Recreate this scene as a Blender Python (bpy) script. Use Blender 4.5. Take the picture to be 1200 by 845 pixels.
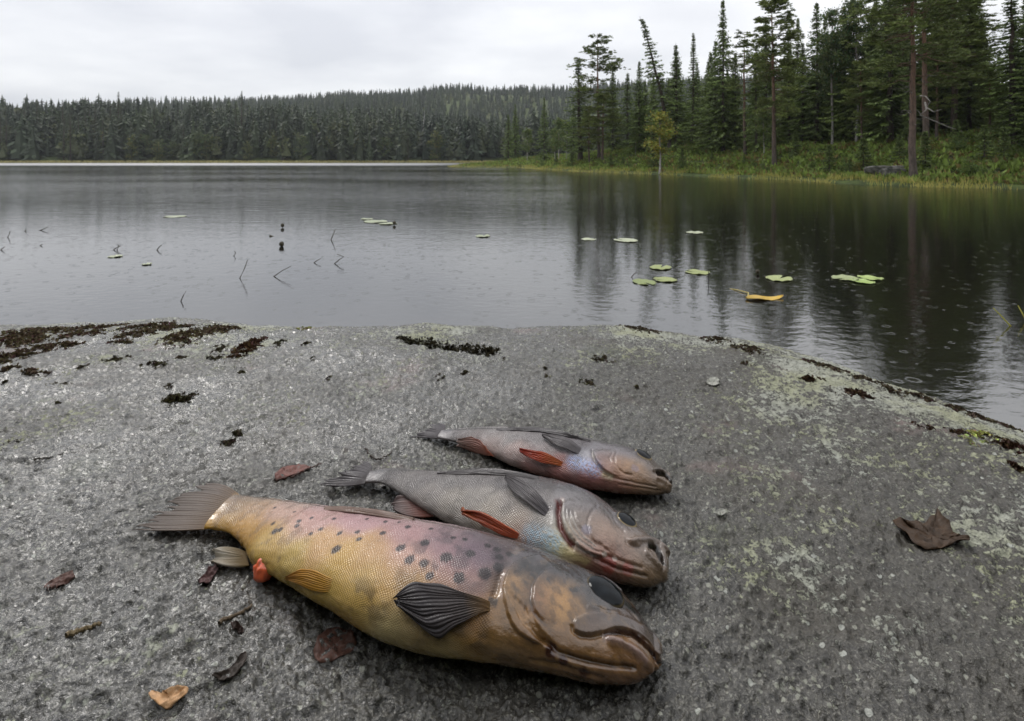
import bpy, math, random
import numpy as np
R = math.radians
scene = bpy.context.scene
for o in list(bpy.data.objects): bpy.data.objects.remove(o)
# ------------------------------------------------------------------ camera, world, sun, exposure
CAMZ, WATER, F, HY = 0.34, -0.91, 640.0, 186.0      # eye above the rock, water level, focal length and horizon row for a 1200 px wide picture
cd = bpy.data.cameras.new('camera'); cam = bpy.data.objects.new('camera', cd); scene.collection.objects.link(cam)
cam.location = (0, 0, CAMZ); cam.rotation_euler = (R(90), 0, 0)
cd.sensor_width = 36; cd.lens = 36 * F / 1200; cd.shift_y = -(422.5 - HY) / 1200
cd.clip_start = 0.02; cd.clip_end = 6000
cd.dof.use_dof = True; cd.dof.focus_distance = 0.52; cd.dof.aperture_fstop = 20
scene.camera = cam
world = bpy.data.worlds.new('World'); scene.world = world; world.use_nodes = True
wn, wl = world.node_tree.nodes, world.node_tree.links
wn.clear()
SUN_EL, SUN_AZ = 50, 325            # azimuth clockwise from +Y: ahead and a little to the left
def wnode(t, **k):
    n = wn.new(t)
    for a, b in k.items(): setattr(n, a, b)
    return n
def build_world():
    out = wnode('ShaderNodeOutputWorld'); bg = wnode('ShaderNodeBackground'); bg2 = wnode('ShaderNodeBackground'); add = wnode('ShaderNodeMixShader')
    sky = wnode('ShaderNodeTexSky', sky_type='NISHITA', sun_disc=False, sun_elevation=R(SUN_EL), sun_rotation=R(SUN_AZ))
    bg.inputs['Strength'].default_value = 0.10
    wl.new(sky.outputs[0], bg.inputs['Color'])
    tc = wnode('ShaderNodeTexCoord'); sep = wnode('ShaderNodeSeparateXYZ'); wl.new(tc.outputs['Generated'], sep.inputs[0])
    az = wnode('ShaderNodeMath', operation='ADD'); az.inputs[1].default_value = 0.16
    ab = wnode('ShaderNodeMath', operation='ABSOLUTE'); wl.new(sep.outputs['Z'], ab.inputs[0]); wl.new(ab.outputs[0], az.inputs[0])
    dv = wnode('ShaderNodeVectorMath', operation='DIVIDE'); cb = wnode('ShaderNodeCombineXYZ')
    for k in range(3): wl.new(az.outputs[0], cb.inputs[k])
    wl.new(tc.outputs['Generated'], dv.inputs[0]); wl.new(cb.outputs[0], dv.inputs[1])
    mp = wnode('ShaderNodeMapping'); mp.inputs['Location'].default_value = (1.3, 4.1, 0.4); wl.new(dv.outputs[0], mp.inputs[0])
    nz = wnode('ShaderNodeTexNoise'); nz.inputs['Scale'].default_value = 0.6; nz.inputs['Detail'].default_value = 6; nz.inputs['Roughness'].default_value = 0.52
    wl.new(mp.outputs[0], nz.inputs['Vector'])
    cr = wnode('ShaderNodeValToRGB'); e = cr.color_ramp.elements
    e[0].position = 0.36; e[0].color = (0.67, 0.685, 0.73, 1); e[1].position = 0.64; e[1].color = (0.985, 0.99, 1.0, 1)
    wl.new(nz.outputs[0], cr.inputs[0])
    # an overcast sky grows brighter evenly towards the zenith
    gm = wnode('ShaderNodeMapRange'); gm.inputs[1].default_value = 0.0; gm.inputs[2].default_value = 1.0; gm.inputs[3].default_value = 0.93; gm.inputs[4].default_value = 1.7
    wl.new(sep.outputs['Z'], gm.inputs[0])
    mx = wnode('ShaderNodeMix', data_type='RGBA', blend_type='MULTIPLY'); mx.inputs[0].default_value = 1
    wl.new(cr.outputs[0], mx.inputs[6]); wl.new(gm.outputs[0], mx.inputs[7])
    wl.new(mx.outputs[2], bg2.inputs['Color']); bg2.inputs['Strength'].default_value = 1.0
    add.inputs[0].default_value = 0.93
    wl.new(bg.outputs[0], add.inputs[1]); wl.new(bg2.outputs[0], add.inputs[2]); wl.new(add.outputs[0], out.inputs[0])
build_world()
sd = bpy.data.lights.new('sun', 'SUN'); sd.energy = 1.4; sd.angle = R(18); sd.color = (1, 0.97, 0.93)
sun = bpy.data.objects.new('sun', sd); scene.collection.objects.link(sun)
sun.rotation_euler = (R(90 - SUN_EL), 0, R(180 - SUN_AZ)); sun.location = (0, 0, 30)
vs = scene.view_settings; vs.view_transform = 'Standard'; vs.look = 'None'; vs.gamma = 1; vs.use_curve_mapping = False; vs.exposure = 0.15
scene.cycles.use_denoising = True
scene.cycles.max_bounces = 8; scene.cycles.transparent_max_bounces = 8
# ------------------------------------------------------------------ helpers
def s2l(c):
    c = np.asarray(c, float) / 255.0
    return np.where(c <= 0.04045, c / 12.92, ((c + 0.055) / 1.055) ** 2.4)
def mesh(name, verts, faces, mat=None, col=None, smooth=True, attrs=None, uv=None):
    """faces: (n,k) array or a list of such arrays (tris and quads)"""
    verts = np.asarray(verts, np.float32).reshape(-1, 3)
    fl = faces if isinstance(faces, list) else [faces]
    fl = [np.asarray(f, np.int32) for f in fl if len(f)]
    me = bpy.data.meshes.new(name)
    nv = len(verts); nf = sum(len(f) for f in fl); nl = sum(f.size for f in fl)
    me.vertices.add(nv); me.vertices.foreach_set('co', verts.ravel())
    me.loops.add(nl); me.loops.foreach_set('vertex_index', np.concatenate([f.ravel() for f in fl]))
    me.polygons.add(nf)
    sizes = np.concatenate([np.full(len(f), f.shape[1], np.int32) for f in fl])
    me.polygons.foreach_set('loop_start', np.concatenate([[0], np.cumsum(sizes)[:-1]]).astype(np.int32))
    me.polygons.foreach_set('use_smooth', np.full(nf, bool(smooth)))
    me.update(calc_edges=True)
    if col is not None:
        a = me.attributes.new('Col', 'FLOAT_COLOR', 'POINT')
        c4 = np.ones((nv, 4), np.float32); c4[:, :3] = col; a.data.foreach_set('color', c4.ravel())
    for k, v in (attrs or {}).items():
        a = me.attributes.new(k, 'FLOAT', 'POINT'); a.data.foreach_set('value', np.asarray(v, np.float32).ravel())
    if uv is not None:
        a = me.attributes.new('chart', 'FLOAT_VECTOR', 'POINT'); u3 = np.zeros((nv, 3), np.float32); u3[:, :2] = uv; a.data.foreach_set('vector', u3.ravel())
    if mat: me.materials.append(mat)
    return me
def link(name, data, parent=None, loc=None):
    o = bpy.data.objects.new(name, data); scene.collection.objects.link(o)
    if parent: o.parent = parent
    if loc is not None: o.location = loc
    return o
def tag(o, label, cat, group=None):
    o['label'] = label; o['category'] = cat
    if group: o['group'] = group
    return o
def grid_faces(n, m, closed=False, off=0):
    i = np.arange(n - 1)[:, None]; j = np.arange(m if closed else m - 1)[None, :]
    j2 = (j + 1) % m
    return (np.stack([i * m + j, i * m + j2, (i + 1) * m + j2, (i + 1) * m + j], -1).reshape(-1, 4) + off)
_rng = np.random.RandomState(7)
_perm = np.tile(_rng.permutation(256), 3)
_ga = _rng.rand(256) * 2 * np.pi; _gx, _gy = np.cos(_ga), np.sin(_ga)
def pn(x, y, seed=0):
    x = np.asarray(x, float) + seed * 17.37; y = np.asarray(y, float) - seed * 9.71
    xi, yi = np.floor(x).astype(int), np.floor(y).astype(int); xf, yf = x - xi, y - yi
    u, v = xf ** 3 * (xf * (xf * 6 - 15) + 10), yf ** 3 * (yf * (yf * 6 - 15) + 10)
    def g(ix, iy, fx, fy):
        h = _perm[_perm[ix & 255] + (iy & 255)]
        return _gx[h] * fx + _gy[h] * fy
    a = g(xi, yi, xf, yf); b = g(xi + 1, yi, xf - 1, yf); c = g(xi, yi + 1, xf, yf - 1); d = g(xi + 1, yi + 1, xf - 1, yf - 1)
    return 1.5 * ((a + (b - a) * u) + ((c + (d - c) * u) - (a + (b - a) * u)) * v)
def fbm(x, y, oct=4, seed=0, gain=0.5, lac=2.03):
    t = 0; amp = 1.0
    for k in range(oct):
        t = t + amp * pn(x, y, seed + k * 3); x = x * lac; y = y * lac; amp *= gain
    return t
def smooth(a, b, x):
    t = np.clip((np.asarray(x, float) - a) / (b - a), 0, 1); return t * t * (3 - 2 * t)
def proj(P):
    P = np.asarray(P, float); return np.stack([600 + F * P[..., 0] / P[..., 1], HY - F * (P[..., 2] - CAMZ) / P[..., 1]], -1)
def unproj(x, y, z):
    Y = F * (CAMZ - z) / (np.asarray(y, float) - HY); return np.stack([(np.asarray(x, float) - 600) / F * Y, Y, np.broadcast_to(z, np.shape(Y))], -1)
def at_depth(x, y, Y): return np.array([(x - 600) / F * Y, Y, CAMZ - (y - HY) / F * Y])
class M:
    """small node-material builder"""
    def __init__(s, name, rough=0.6, spec=0.5, coat=0, coat_rough=0.1):
        s.mat = bpy.data.materials.new(name); s.mat.use_nodes = True
        s.nt = s.mat.node_tree; s.b = s.nt.nodes['Principled BSDF']
        s.b.inputs['Roughness'].default_value = rough; s.b.inputs['Specular IOR Level'].default_value = spec
        s.b.inputs['Coat Weight'].default_value = coat; s.b.inputs['Coat Roughness'].default_value = coat_rough
    def n(s, t, **k):
        x = s.nt.nodes.new(t)
        for a, b in k.items(): setattr(x, a, b)
        return x
    def put(s, sock, v):
        if hasattr(v, 'is_output') or isinstance(v, bpy.types.NodeSocket): s.nt.links.new(v, sock)
        elif isinstance(v, (tuple, list)) and len(v) == 3 and sock.type == 'RGBA': sock.default_value = (*v, 1)
        else: sock.default_value = v
    def math(s, op, a, b=None, c=None, clamp=False):
        x = s.n('ShaderNodeMath', operation=op); x.use_clamp = clamp; s.put(x.inputs[0], a)
        if b is not None: s.put(x.inputs[1], b)
        if c is not None: s.put(x.inputs[2], c)
        return x.outputs[0]
    def mix(s, f, a, b, blend='MIX'):
        x = s.n('ShaderNodeMix', data_type='RGBA', blend_type=blend); s.put(x.inputs[0], f); s.put(x.inputs[6], a); s.put(x.inputs[7], b); return x.outputs[2]
    def rng(s, v, a, b, c=0.0, d=1.0, smooth=True):
        x = s.n('ShaderNodeMapRange'); x.interpolation_type = 'SMOOTHSTEP' if smooth else 'LINEAR'
        s.put(x.inputs[0], v)
        for k, q in zip((1, 2, 3, 4), (a, b, c, d)): s.put(x.inputs[k], q)
        return x.outputs[0]
    def obj(s): return s.n('ShaderNodeTexCoord').outputs['Object']
    def attr(s, name, out='Color'): return s.n('ShaderNodeAttribute', attribute_name=name).outputs[out]
    def map(s, v, scale=(1, 1, 1), loc=(0, 0, 0), rot=(0, 0, 0)):
        x = s.n('ShaderNodeMapping'); s.put(x.inputs[0], v); x.inputs['Scale'].default_value = scale; x.inputs['Location'].default_value = loc; x.inputs['Rotation'].default_value = rot; return x.outputs[0]
    def noise(s, v, scale, detail=4, rough=0.5, out=0):
        x = s.n('ShaderNodeTexNoise'); s.put(x.inputs['Vector'], v); s.put(x.inputs['Scale'], scale); x.inputs['Detail'].default_value = detail; x.inputs['Roughness'].default_value = rough; return x.outputs[out]
    def vor(s, v, scale, feature='F1', out='Distance', rand=1.0):
        x = s.n('ShaderNodeTexVoronoi', feature=feature); s.put(x.inputs['Vector'], v); s.put(x.inputs['Scale'], scale); x.inputs['Randomness'].default_value = rand; return x.outputs[out]
    def bump(s, h, strength, dist, normal=None):
        x = s.n('ShaderNodeBump'); s.put(x.inputs['Height'], h); s.put(x.inputs['Strength'], strength); s.put(x.inputs['Distance'], dist)
        if normal is not None: s.put(x.inputs['Normal'], normal)
        return x.outputs[0]
    def set(s, **k):
        for a, v in k.items(): s.put(s.b.inputs[a.replace('_', ' ')], v)
        return s
# ------------------------------------------------------------------ the granite slab
CR = np.array([(-400,386),(-150,384),(0,383),(60,380),(120,378),(200,374),(260,380),(300,385),(360,383),(450,384),(600,383),(730,381),(780,387),(850,395),(900,403),(950,417),(1000,433),(1050,451),(1100,469),(1150,487),(1200,503),(1290,535),(1450,580)], float)
CZ, KD = 0.06, 0.3
_cy = F * (CAMZ + CZ) / (CR[:, 1] - HY); _cx = (CR[:, 0] - 600) / F * _cy
_caz = np.degrees(np.arctan2(_cx, _cy)); _cr = np.hypot(_cx, _cy)
_caz = np.concatenate([[-200, -150, -100], _caz, [100, 150, 160]]); _cr = np.concatenate([[2.2, 2.2, 2.3], _cr, [1.3, 1.9, 2.2]])
def rock_base(X, Y):
    r = np.hypot(X, Y); az = np.degrees(np.arctan2(X, Y)); rc = np.interp(az, _caz, _cr)
    d = np.maximum(0, r - (1 - KD) * rc)
    return -(CAMZ / (2 * KD - KD * KD)) / rc ** 2 * d * d
def rock_z(X, Y, fine=True):
    X = np.asarray(X, float); Y = np.asarray(Y, float)
    z = rock_base(X, Y)
    r = np.hypot(X, Y)
    z = z + 0.010 * fbm(X * 2.6, Y * 2.6, 3, 1) * smooth(0.75, 1.25, r) - 0.002
    z = z + 0.0035 * fbm(X * 11, Y * 11, 2, 5)
    # shallow foliation, running obliquely over the slab
    u = X * 0.83 + Y * 0.56; v = -X * 0.56 + Y * 0.83
    n = fbm(u * 38, v * 80, 3, 9, 0.6)
    bl = fbm(u * 75, v * 150, 3, 61, 0.6)
    z = z + 0.0030 * (np.abs(bl) - 0.3) + 0.0022 * n - 0.0010 * smooth(0.35, 0.75, np.abs(fbm(u * 30, v * 58, 2, 31)))
    if fine: z = z + 0.0016 * fbm(X * 170, Y * 190, 2, 21)
    # a long shallow crack towards the water
    for (x0, y0, x1, y1, w, dp) in CRACKS:
        dx, dy = x1 - x0, y1 - y0; L2 = dx * dx + dy * dy
        t = np.clip(((X - x0) * dx + (Y - y0) * dy) / L2, 0, 1)
        dd = np.hypot(X - x0 - t * dx, Y - y0 - t * dy) + 0.006 * pn(X * 40, Y * 40, 4)
        z = z - dp * np.exp(-(dd / w) ** 2) * smooth(0, 0.12, t) * smooth(1, 0.88, t)
    return z
CRACKS = []
def _rk(x, y):
    p = unproj(x, y, 0.0)
    for _ in range(12): p = unproj(x, y, float(rock_base(p[0], p[1])))
    return p
for (a, b, w, dp) in [((470, 397), (582, 411), 0.012, 0.016), ((950, 424), (1100, 474), 0.012, 0.012), ((500, 402), (545, 404), 0.02, 0.012)]:
    p, q = _rk(*a), _rk(*b); CRACKS.append((p[0], p[1], q[0], q[1], w, dp))
def rock_pt(x, y, lift=0.0):
    p = unproj(x, y, 0.0)
    for _ in range(14):
        z = float(rock_z(p[0], p[1], False)) + lift
        q = unproj(x, y, z); p = 0.5 * p + 0.5 * q
    p[2] = float(rock_z(p[0], p[1], False)) + lift
    return p
def build_rock():
    az = np.concatenate([np.linspace(-180, -66, 40, endpoint=False), np.linspace(-66, 66, 900, endpoint=False), np.linspace(66, 180, 40, endpoint=False)])
    rr = np.concatenate([np.linspace(0.02, 0.26, 24, endpoint=False), np.geomspace(0.26, 1.75, 560, endpoint=False), np.linspace(1.75, 4.2, 30)])
    A = np.radians(az)[None, :]; RR = rr[:, None]
    X = RR * np.sin(A); Y = RR * np.cos(A); Z = rock_z(X, Y)
    Z = np.maximum(Z, WATER - 0.8 - 0.3 * RR)
    V = np.stack([X, Y, Z], -1).reshape(-1, 3)
    m = M('granite_wet', 0.42, 0.5)
    o = m.obj(); bx = m.n('ShaderNodeSeparateXYZ'); m.put(bx.inputs[0], o)
    warp = m.map(o, rot=(0, 0, R(-34)), scale=(1, 2.1, 1))
    n1 = m.noise(warp, 55, 6, 0.7); n2 = m.noise(o, 420, 3, 0.65); n3 = m.noise(o, 5.5, 4, 0.55); n4 = m.noise(o, 18, 5, 0.6)
    grey = m.mix(m.rng(n1, 0.33, 0.68), (0.018, 0.0165, 0.0135), (0.082, 0.077, 0.064))
    grey = m.mix(m.math('MULTIPLY', m.rng(n2, 0.52, 0.68), 0.8), grey, (0.235, 0.225, 0.19))
    grey = m.mix(m.math('MULTIPLY', m.rng(n2, 0.47, 0.3), 0.7), grey, (0.012, 0.012, 0.012))
    # brown algal film, rusty and pinkish patches
    grey = m.mix(m.math('MULTIPLY', m.math('ADD', m.rng(n3, 0.48, 0.68), m.rng(bx.outputs[0], 0.05, 0.45, 0, 0.7)), 0.6), grey, (0.050, 0.041, 0.027))
    pk = m.noise(m.map(o, loc=(3.1, 1.2, 0)), 7, 4, 0.6)
    grey = m.mix(m.math('MULTIPLY', m.rng(pk, 0.60, 0.75), 0.5), grey, (0.23, 0.15, 0.135))
    # crustose lichen: pale flakes, thicker on the drier shoulder of the slab
    dry = m.math('ADD', m.rng(bx.outputs[0], 0.05, 0.7, 0, 0.145), m.rng(bx.outputs[1], 0.70, 1.30, 0, 0.105))
    patch = m.noise(m.map(o, loc=(0.3, 2.2, 0)), 4.2, 4, 0.62)
    patch = m.math('ADD', m.math('MULTIPLY', m.math('SUBTRACT', patch, 0.5), 0.62), dry)
    lf = m.math('ADD', m.noise(o, 95, 6, 0.78), patch)
    lmask = m.rng(lf, 0.612, 0.640)
    lcol = m.mix(m.rng(m.noise(o, 9, 3), 0.4, 0.62), (0.40, 0.41, 0.35), (0.36, 0.37, 0.235))
    lcol = m.mix(m.math('MULTIPLY', m.rng(n2, 0.4, 0.62), 0.5), lcol, (0.17, 0.17, 0.14))
    grey = m.mix(m.math('MULTIPLY', lmask, 0.88), grey, lcol)
    fl = m.vor(o, 95, 'F1', 'Distance'); fc = m.vor(o, 95, 'F1', 'Color')
    sx = m.n('ShaderNodeSeparateColor'); m.put(sx.inputs[0], fc)
    thr = m.math('MULTIPLY', m.math('GREATER_THAN', sx.outputs[0], m.rng(bx.outputs[0], -0.1, 0.5, 0.86, 0.62)), m.math('MULTIPLY', sx.outputs[1], 0.36))
    fleck = m.rng(m.math('SUBTRACT', thr, m.math('ADD', fl, m.math('MULTIPLY', n1, 0.12))), -0.02, 0.04)
    grey = m.mix(m.math('MULTIPLY', fleck, 0.8), grey, (0.44, 0.45, 0.40))
    f2 = m.vor(o, 230, 'F1', 'Distance'); c2 = m.n('ShaderNodeSeparateColor'); m.put(c2.inputs[0], m.vor(o, 230, 'F1', 'Color')); pt = m.rng(m.noise(m.map(o, loc=(4, 9, 0)), 14, 3), 0.38, 0.62, 0.0, 0.35)
    on = m.math('GREATER_THAN', c2.outputs[0], m.math('SUBTRACT', m.rng(bx.outputs[0], -0.2, 0.45, 0.93, 0.80), pt))
    fine = m.math('MULTIPLY', m.rng(m.math('SUBTRACT', m.math('MULTIPLY', c2.outputs[1], 0.5), f2), -0.05, 0.12), on)
    grey = m.mix(m.math('MULTIPLY', fine, 0.75), grey, m.mix(c2.outputs[2], (0.36, 0.36, 0.29), (0.24, 0.245, 0.20)))
    # olive moss film
    gm = m.noise(m.map(o, loc=(7, 0.2, 0)), 6.5, 5, 0.6)
    grey = m.mix(m.math('MULTIPLY', m.rng(gm, 0.58, 0.74), 0.5), grey, (0.055, 0.065, 0.030))
    wet = m.noise(m.map(o, loc=(1, 5, 0)), 4, 4, 0.55)
    m.set(Base_Color=grey, Roughness=m.math('ADD', m.rng(wet, 0.40, 0.62, 0.17, 0.34), m.math('ADD', m.math('MULTIPLY', lmask, 0.35), m.rng(bx.outputs[0], 0.1, 0.6, 0.0, 0.14))))
    h = m.math('ADD', m.math('MULTIPLY', n1, 0.9), m.math('MULTIPLY', n2, 0.5)); h = m.math('ADD', h, m.math('MULTIPLY', lmask, 0.35)); h = m.math('ADD', h, m.math('MULTIPLY', fleck, 0.4))
    nb = m.bump(h, 1.0, 0.0040); m.set(Normal=nb, Coat_Normal=m.bump(m.math('ADD', n1, m.math('MULTIPLY', n2, 0.3)), 0.7, 0.0022))
    film = m.math('MULTIPLY', m.math('SUBTRACT', 1.0, m.math('MULTIPLY', lmask, 0.8)), m.math('MULTIPLY', m.rng(bx.outputs[0], 0.5, -0.15, 0.15, 0.8), m.rng(wet, 0.65, 0.40, 0.35, 1.0)))
    m.set(Coat_Weight=film, Coat_Roughness=0.16)
    o = link('rock', mesh('rock', V, grid_faces(len(rr), len(az), True)[:, ::-1], m.mat)); o['kind'] = 'structure'
    return o
build_rock()
# ------------------------------------------------------------------ the catch
CAM = np.array([0, 0, CAMZ])
def spline(T, Y, t):
    """natural cubic spline, columns of Y at knots T"""
    T = np.asarray(T, float); Y = np.asarray(Y, float); n = len(T); h = np.diff(T)
    A = np.eye(n); B = np.zeros_like(Y)
    for i in range(1, n - 1):
        A[i, i - 1:i + 2] = h[i - 1], 2 * (h[i - 1] + h[i]), h[i]
        B[i] = 6 * ((Y[i + 1] - Y[i]) / h[i] - (Y[i] - Y[i - 1]) / h[i - 1])
    m = np.linalg.solve(A, B.reshape(n, -1)).reshape(Y.shape); k = np.clip(np.searchsorted(T, t) - 1, 0, n - 2); x = t - T[k]; hk = h[k]
    sh = (-1,) + (1,) * (Y.ndim - 1); x = x.reshape(sh); hk = hk.reshape(sh)
    a, b, ma, mb = Y[k], Y[k + 1], m[k], m[k + 1]
    return a + x * ((b - a) / hk - hk * (2 * ma + mb) / 6) + x * x * ma / 2 + x ** 3 * (mb - ma) / (6 * hk)
def section(u, kap, bz):
    X, Y, a, psi = u; b = kap * a; e = np.array([math.cos(psi), math.sin(psi), 0]); c = np.array([X, Y, b + bz])
    q = c - CAM; qe, qz = q @ e, q[2]
    ph0 = math.atan2(qz / b, qe / a); dl = math.acos(max(-1, min(1, -1 / math.hypot(qe / a, qz / b))))
    P = [c + a * math.cos(p) * e + b * math.sin(p) * np.array([0, 0, 1]) for p in (ph0 + dl, ph0 - dl)]
    P.sort(key=lambda p: -((p - c) @ e))
    return proj(P[0]), proj(P[1])
def solve(D, V, kap, bz):
    d0, v0 = unproj(*D, 0.03), unproj(*V, 0.008); c = (d0 + v0) / 2; w = d0 - v0
    u = np.array([c[0], c[1], np.hypot(w[0], w[1]) / 2.3, math.atan2(w[1], w[0])])
    def res(u): a, b = section(u, kap, bz); return np.concatenate([a - D, b - V])
    lam = 1e-3; r = res(u)
    for _ in range(60):
        J = np.stack([(res(u + np.eye(4)[k] * 1e-5) - r) / 1e-5 for k in range(4)], 1)
        du = np.linalg.solve(J.T @ J + lam * np.diag(np.diag(J.T @ J)), -J.T @ r); u2 = u + du
        if u2[2] < 1e-3: u2[2] = 1e-3
        r2 = res(u2)
        if r2 @ r2 < r @ r: u, r, lam = u2, r2, lam * 0.5
        else: lam *= 4
    return u
def chaikin(pl, closed, n=2):
    p = np.array(pl, float)
    for _ in range(n):
        q = np.roll(p, -1, 0) if closed else p[1:]; a = p if closed else p[:-1]
        r = np.stack([0.75 * a + 0.25 * q, 0.25 * a + 0.75 * q], 1).reshape(-1, 2); p = r if closed else np.vstack([p[:1], r, p[-1:]])
    return [tuple(x) for x in p]
class Fish:
    def __init__(s, pairs, kap, lift, NS, NT, cap, nose_rows=36):
        n = len(pairs); U = np.array([solve(np.array(p[:2], float), np.array(p[2:], float), k, z) for p, k, z in zip(pairs, kap, lift)])
        U[:, 3] = np.unwrap(U[:, 3])
        for _ in range(1):
            U[1:-1, 2:] = 0.25 * U[:-2, 2:] + 0.5 * U[1:-1, 2:] + 0.25 * U[2:, 2:]
        T = np.concatenate([[0], np.cumsum(np.hypot(*np.diff(U[:, :2], axis=0).T))])
        t = np.linspace(0, T[-1], NS); Q = spline(T, np.column_stack([U, kap, lift]), t)
        # rounded snout
        uu = np.linspace(0, 1, nose_rows + 1)[1:]; d = (Q[-1] - Q[-4]); d[2:] = 0; d /= np.hypot(d[0], d[1])
        tip = Q[-1] + d * (cap * np.sin(uu * np.pi / 2))[:, None]; tip[:, 2] *= np.maximum(np.cos(uu * np.pi / 2), 0.02) ** 0.8
        # the cap keeps its height above the rock
        zc = Q[-1, 4] * Q[-1, 2] + Q[-1, 5]
        tip[:, 5] = zc - tip[:, 4] * tip[:, 2]
        Q = np.concatenate([Q, tip]); s.t = np.concatenate([t, T[-1] + cap * np.sin(uu * np.pi / 2)])
        s.Q, s.L, s.NT = Q, s.t[-1], NT; N = len(Q)
        th = np.linspace(0, 2 * np.pi, NT, endpoint=False); s.th = th
        ct, st = np.cos(th), np.sin(th); ct = np.sign(ct) * np.abs(ct) ** 0.93; st = np.sign(st) * np.abs(st) ** 0.96
        e = np.stack([np.cos(Q[:, 3]), np.sin(Q[:, 3])], -1); a = Q[:, 2]; b = a * Q[:, 4]
        P = np.zeros((N, NT, 3)); P[..., 0] = Q[:, :1] + e[:, :1] * a[:, None] * ct; P[..., 1] = Q[:, 1:2] + e[:, 1:] * a[:, None] * ct
        P[..., 2] = (b + Q[:, 5])[:, None] + b[:, None] * st
        P[..., 2] = np.where(P[..., 2] < 0.004, 0.001 + (P[..., 2] + 0.0) * 0.25 + 0.002, P[..., 2])
        s.P = P; s.N0 = s.normals(P)
        s.chart = np.stack([np.broadcast_to(s.t[:, None], (N, NT)), np.broadcast_to(a[:, None] * 0.9, (N, NT)) * (th - np.pi / 2)], -1)
        s.H = np.zeros((N, NT)); s.px = proj(P); s.front = ((CAM - P) * s.N0).sum(-1) > 0
    def normals(s, P):
        du = np.gradient(P, axis=0); dv = (np.roll(P, -1, 1) - np.roll(P, 1, 1)); n = np.cross(dv, du)
        n /= np.linalg.norm(n, axis=-1, keepdims=True) + 1e-12
        if (n[len(n) // 2, s.NT // 4, 2]) < 0: n = -n
        return n
    def pick(s, x, y):
        d = (s.px[..., 0] - x) ** 2 + (s.px[..., 1] - y) ** 2 + np.where(s.front, 0, 1e6)
        return np.unravel_index(np.argmin(d), d.shape)
    def pts(s, pl): return np.array([s.P[s.pick(*p)] for p in pl])
    def dist(s, pl, cut=0.05):
        q = s.pts(pl); D = np.full(s.P.shape[:2], 9.0)
        c = q.mean(0); rad = np.linalg.norm(q - c, axis=1).max() + cut
        k = np.linalg.norm(s.P - c, axis=-1) < rad; X = s.P[k]; best = np.full(len(X), 9.0); tb = np.zeros(len(X)); nseg = max(1, len(q) - 1)
        for i in range(nseg):
            a = q[i]; b = q[min(i + 1, len(q) - 1)]; v = b - a; l2 = v @ v + 1e-12
            t = np.clip(((X - a) @ v) / l2, 0, 1); dd = np.linalg.norm(X - a - t[:, None] * v, axis=1)
            w = dd < best; best[w] = dd[w]; tb[w] = (i + t[w]) / nseg
        D[k] = best; Tt = np.zeros_like(D); Tt[k] = tb
        return D, Tt
    def inside(s, pl):
        q = np.array([s.pick(*p) for p in pl], float); N, NT = s.P.shape[:2]
        I, J = np.meshgrid(np.arange(N), np.arange(NT), indexing='ij'); r = np.zeros((N, NT), bool)
        for k in range(len(q)):
            (i0, j0), (i1, j1) = q[k], q[k - 1]
            c = (J < j0) != (J < j1)
            with np.errstate(all='ignore'): r ^= c & (I < (i1 - i0) * (J - j0) / (j1 - j0) + i0)
        return r
    def groove(s, pl, w, dp, ends=0.15):
        pl = chaikin(pl, False); e0, e1 = ends if isinstance(ends, tuple) else (ends, ends)
        D, T = s.dist(pl); s.H -= dp * np.exp(-(D / w) ** 2) * smooth(0, e0, T + 0.02) * (smooth(1, 1 - e1, T - 0.02) if e1 else 1)
    def ridge(s, pl, w, hh, ends=0.15): s.groove(pl, w, -hh, ends)
    def plate(s, pl, hh, edge=0.0015, fall=0.03, base=0.25, ne=None):
        if ne:
            ed = chaikin(pl[:ne], False); fr = chaikin(pl[ne - 1:] + [pl[0]], False); D, T = s.dist(ed, 0.10); D2, _ = s.dist(fr, 0.10); k = s.inside(ed + fr[1:-1])
            s.H += np.where(k, hh * smooth(0, edge, D) * np.exp(-D / fall) * smooth(0, 0.012, D2), 0); return
        pl = chaikin(pl, True); D, T = s.dist(pl + [pl[0]], 0.08); k = s.inside(pl); s.H += np.where(k, hh * smooth(0, edge, D) * (base + (1 - base) * np.exp(-D / fall)), 0)
    def bulge(s, p, r, hh):
        D, _ = s.dist([p], 4 * r); s.H += hh * np.exp(-(D / r) ** 2)
    def apply(s): s.P = s.P + s.N0 * s.H[..., None]; s.N = s.normals(s.P); s.px = proj(s.P); s.front = ((CAM - s.P) * s.N).sum(-1) > 0
    def paint(s, samples, sig, gain=1.0):
        C = np.zeros(s.P.shape); W = np.zeros(s.P.shape[:2])
        for q in samples:
            p = s.P[s.pick(q[0], q[1])]; sg = sig * (q[3] if len(q) > 3 else 1)
            w = np.exp(-((s.P - p) ** 2).sum(-1) / (2 * sg * sg)) + 1e-9 / (1e-4 + ((s.P - p) ** 2).sum(-1))
            C += w[..., None] * s2l(q[2]); W += w
        s.C = C / W[..., None] * gain
    def blend(s, D, w, col, amt, soft=0.5):
        k = amt * smooth(w * (1 + soft), w * (1 - soft), D); s.C = s.C * (1 - k[..., None]) + s2l(col) * k[..., None]
    def line(s, pl, w, col, amt):
        if len(pl) > 2: pl = chaikin(pl, False)
        D, T = s.dist(pl); s.blend(D, w, col, amt * smooth(0, 0.1, T + 0.03) * smooth(1, 0.9, T - 0.03) if len(pl) > 1 else amt, 0.8)
    def region(s, pl, col, amt, edge=0.003):
        D, _ = s.dist(pl + [pl[0]], 0.06); k = s.inside(pl); k = np.where(k, smooth(0, edge, D), 0) * amt; s.C = s.C * (1 - k[..., None]) + s2l(col) * k[..., None]
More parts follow.
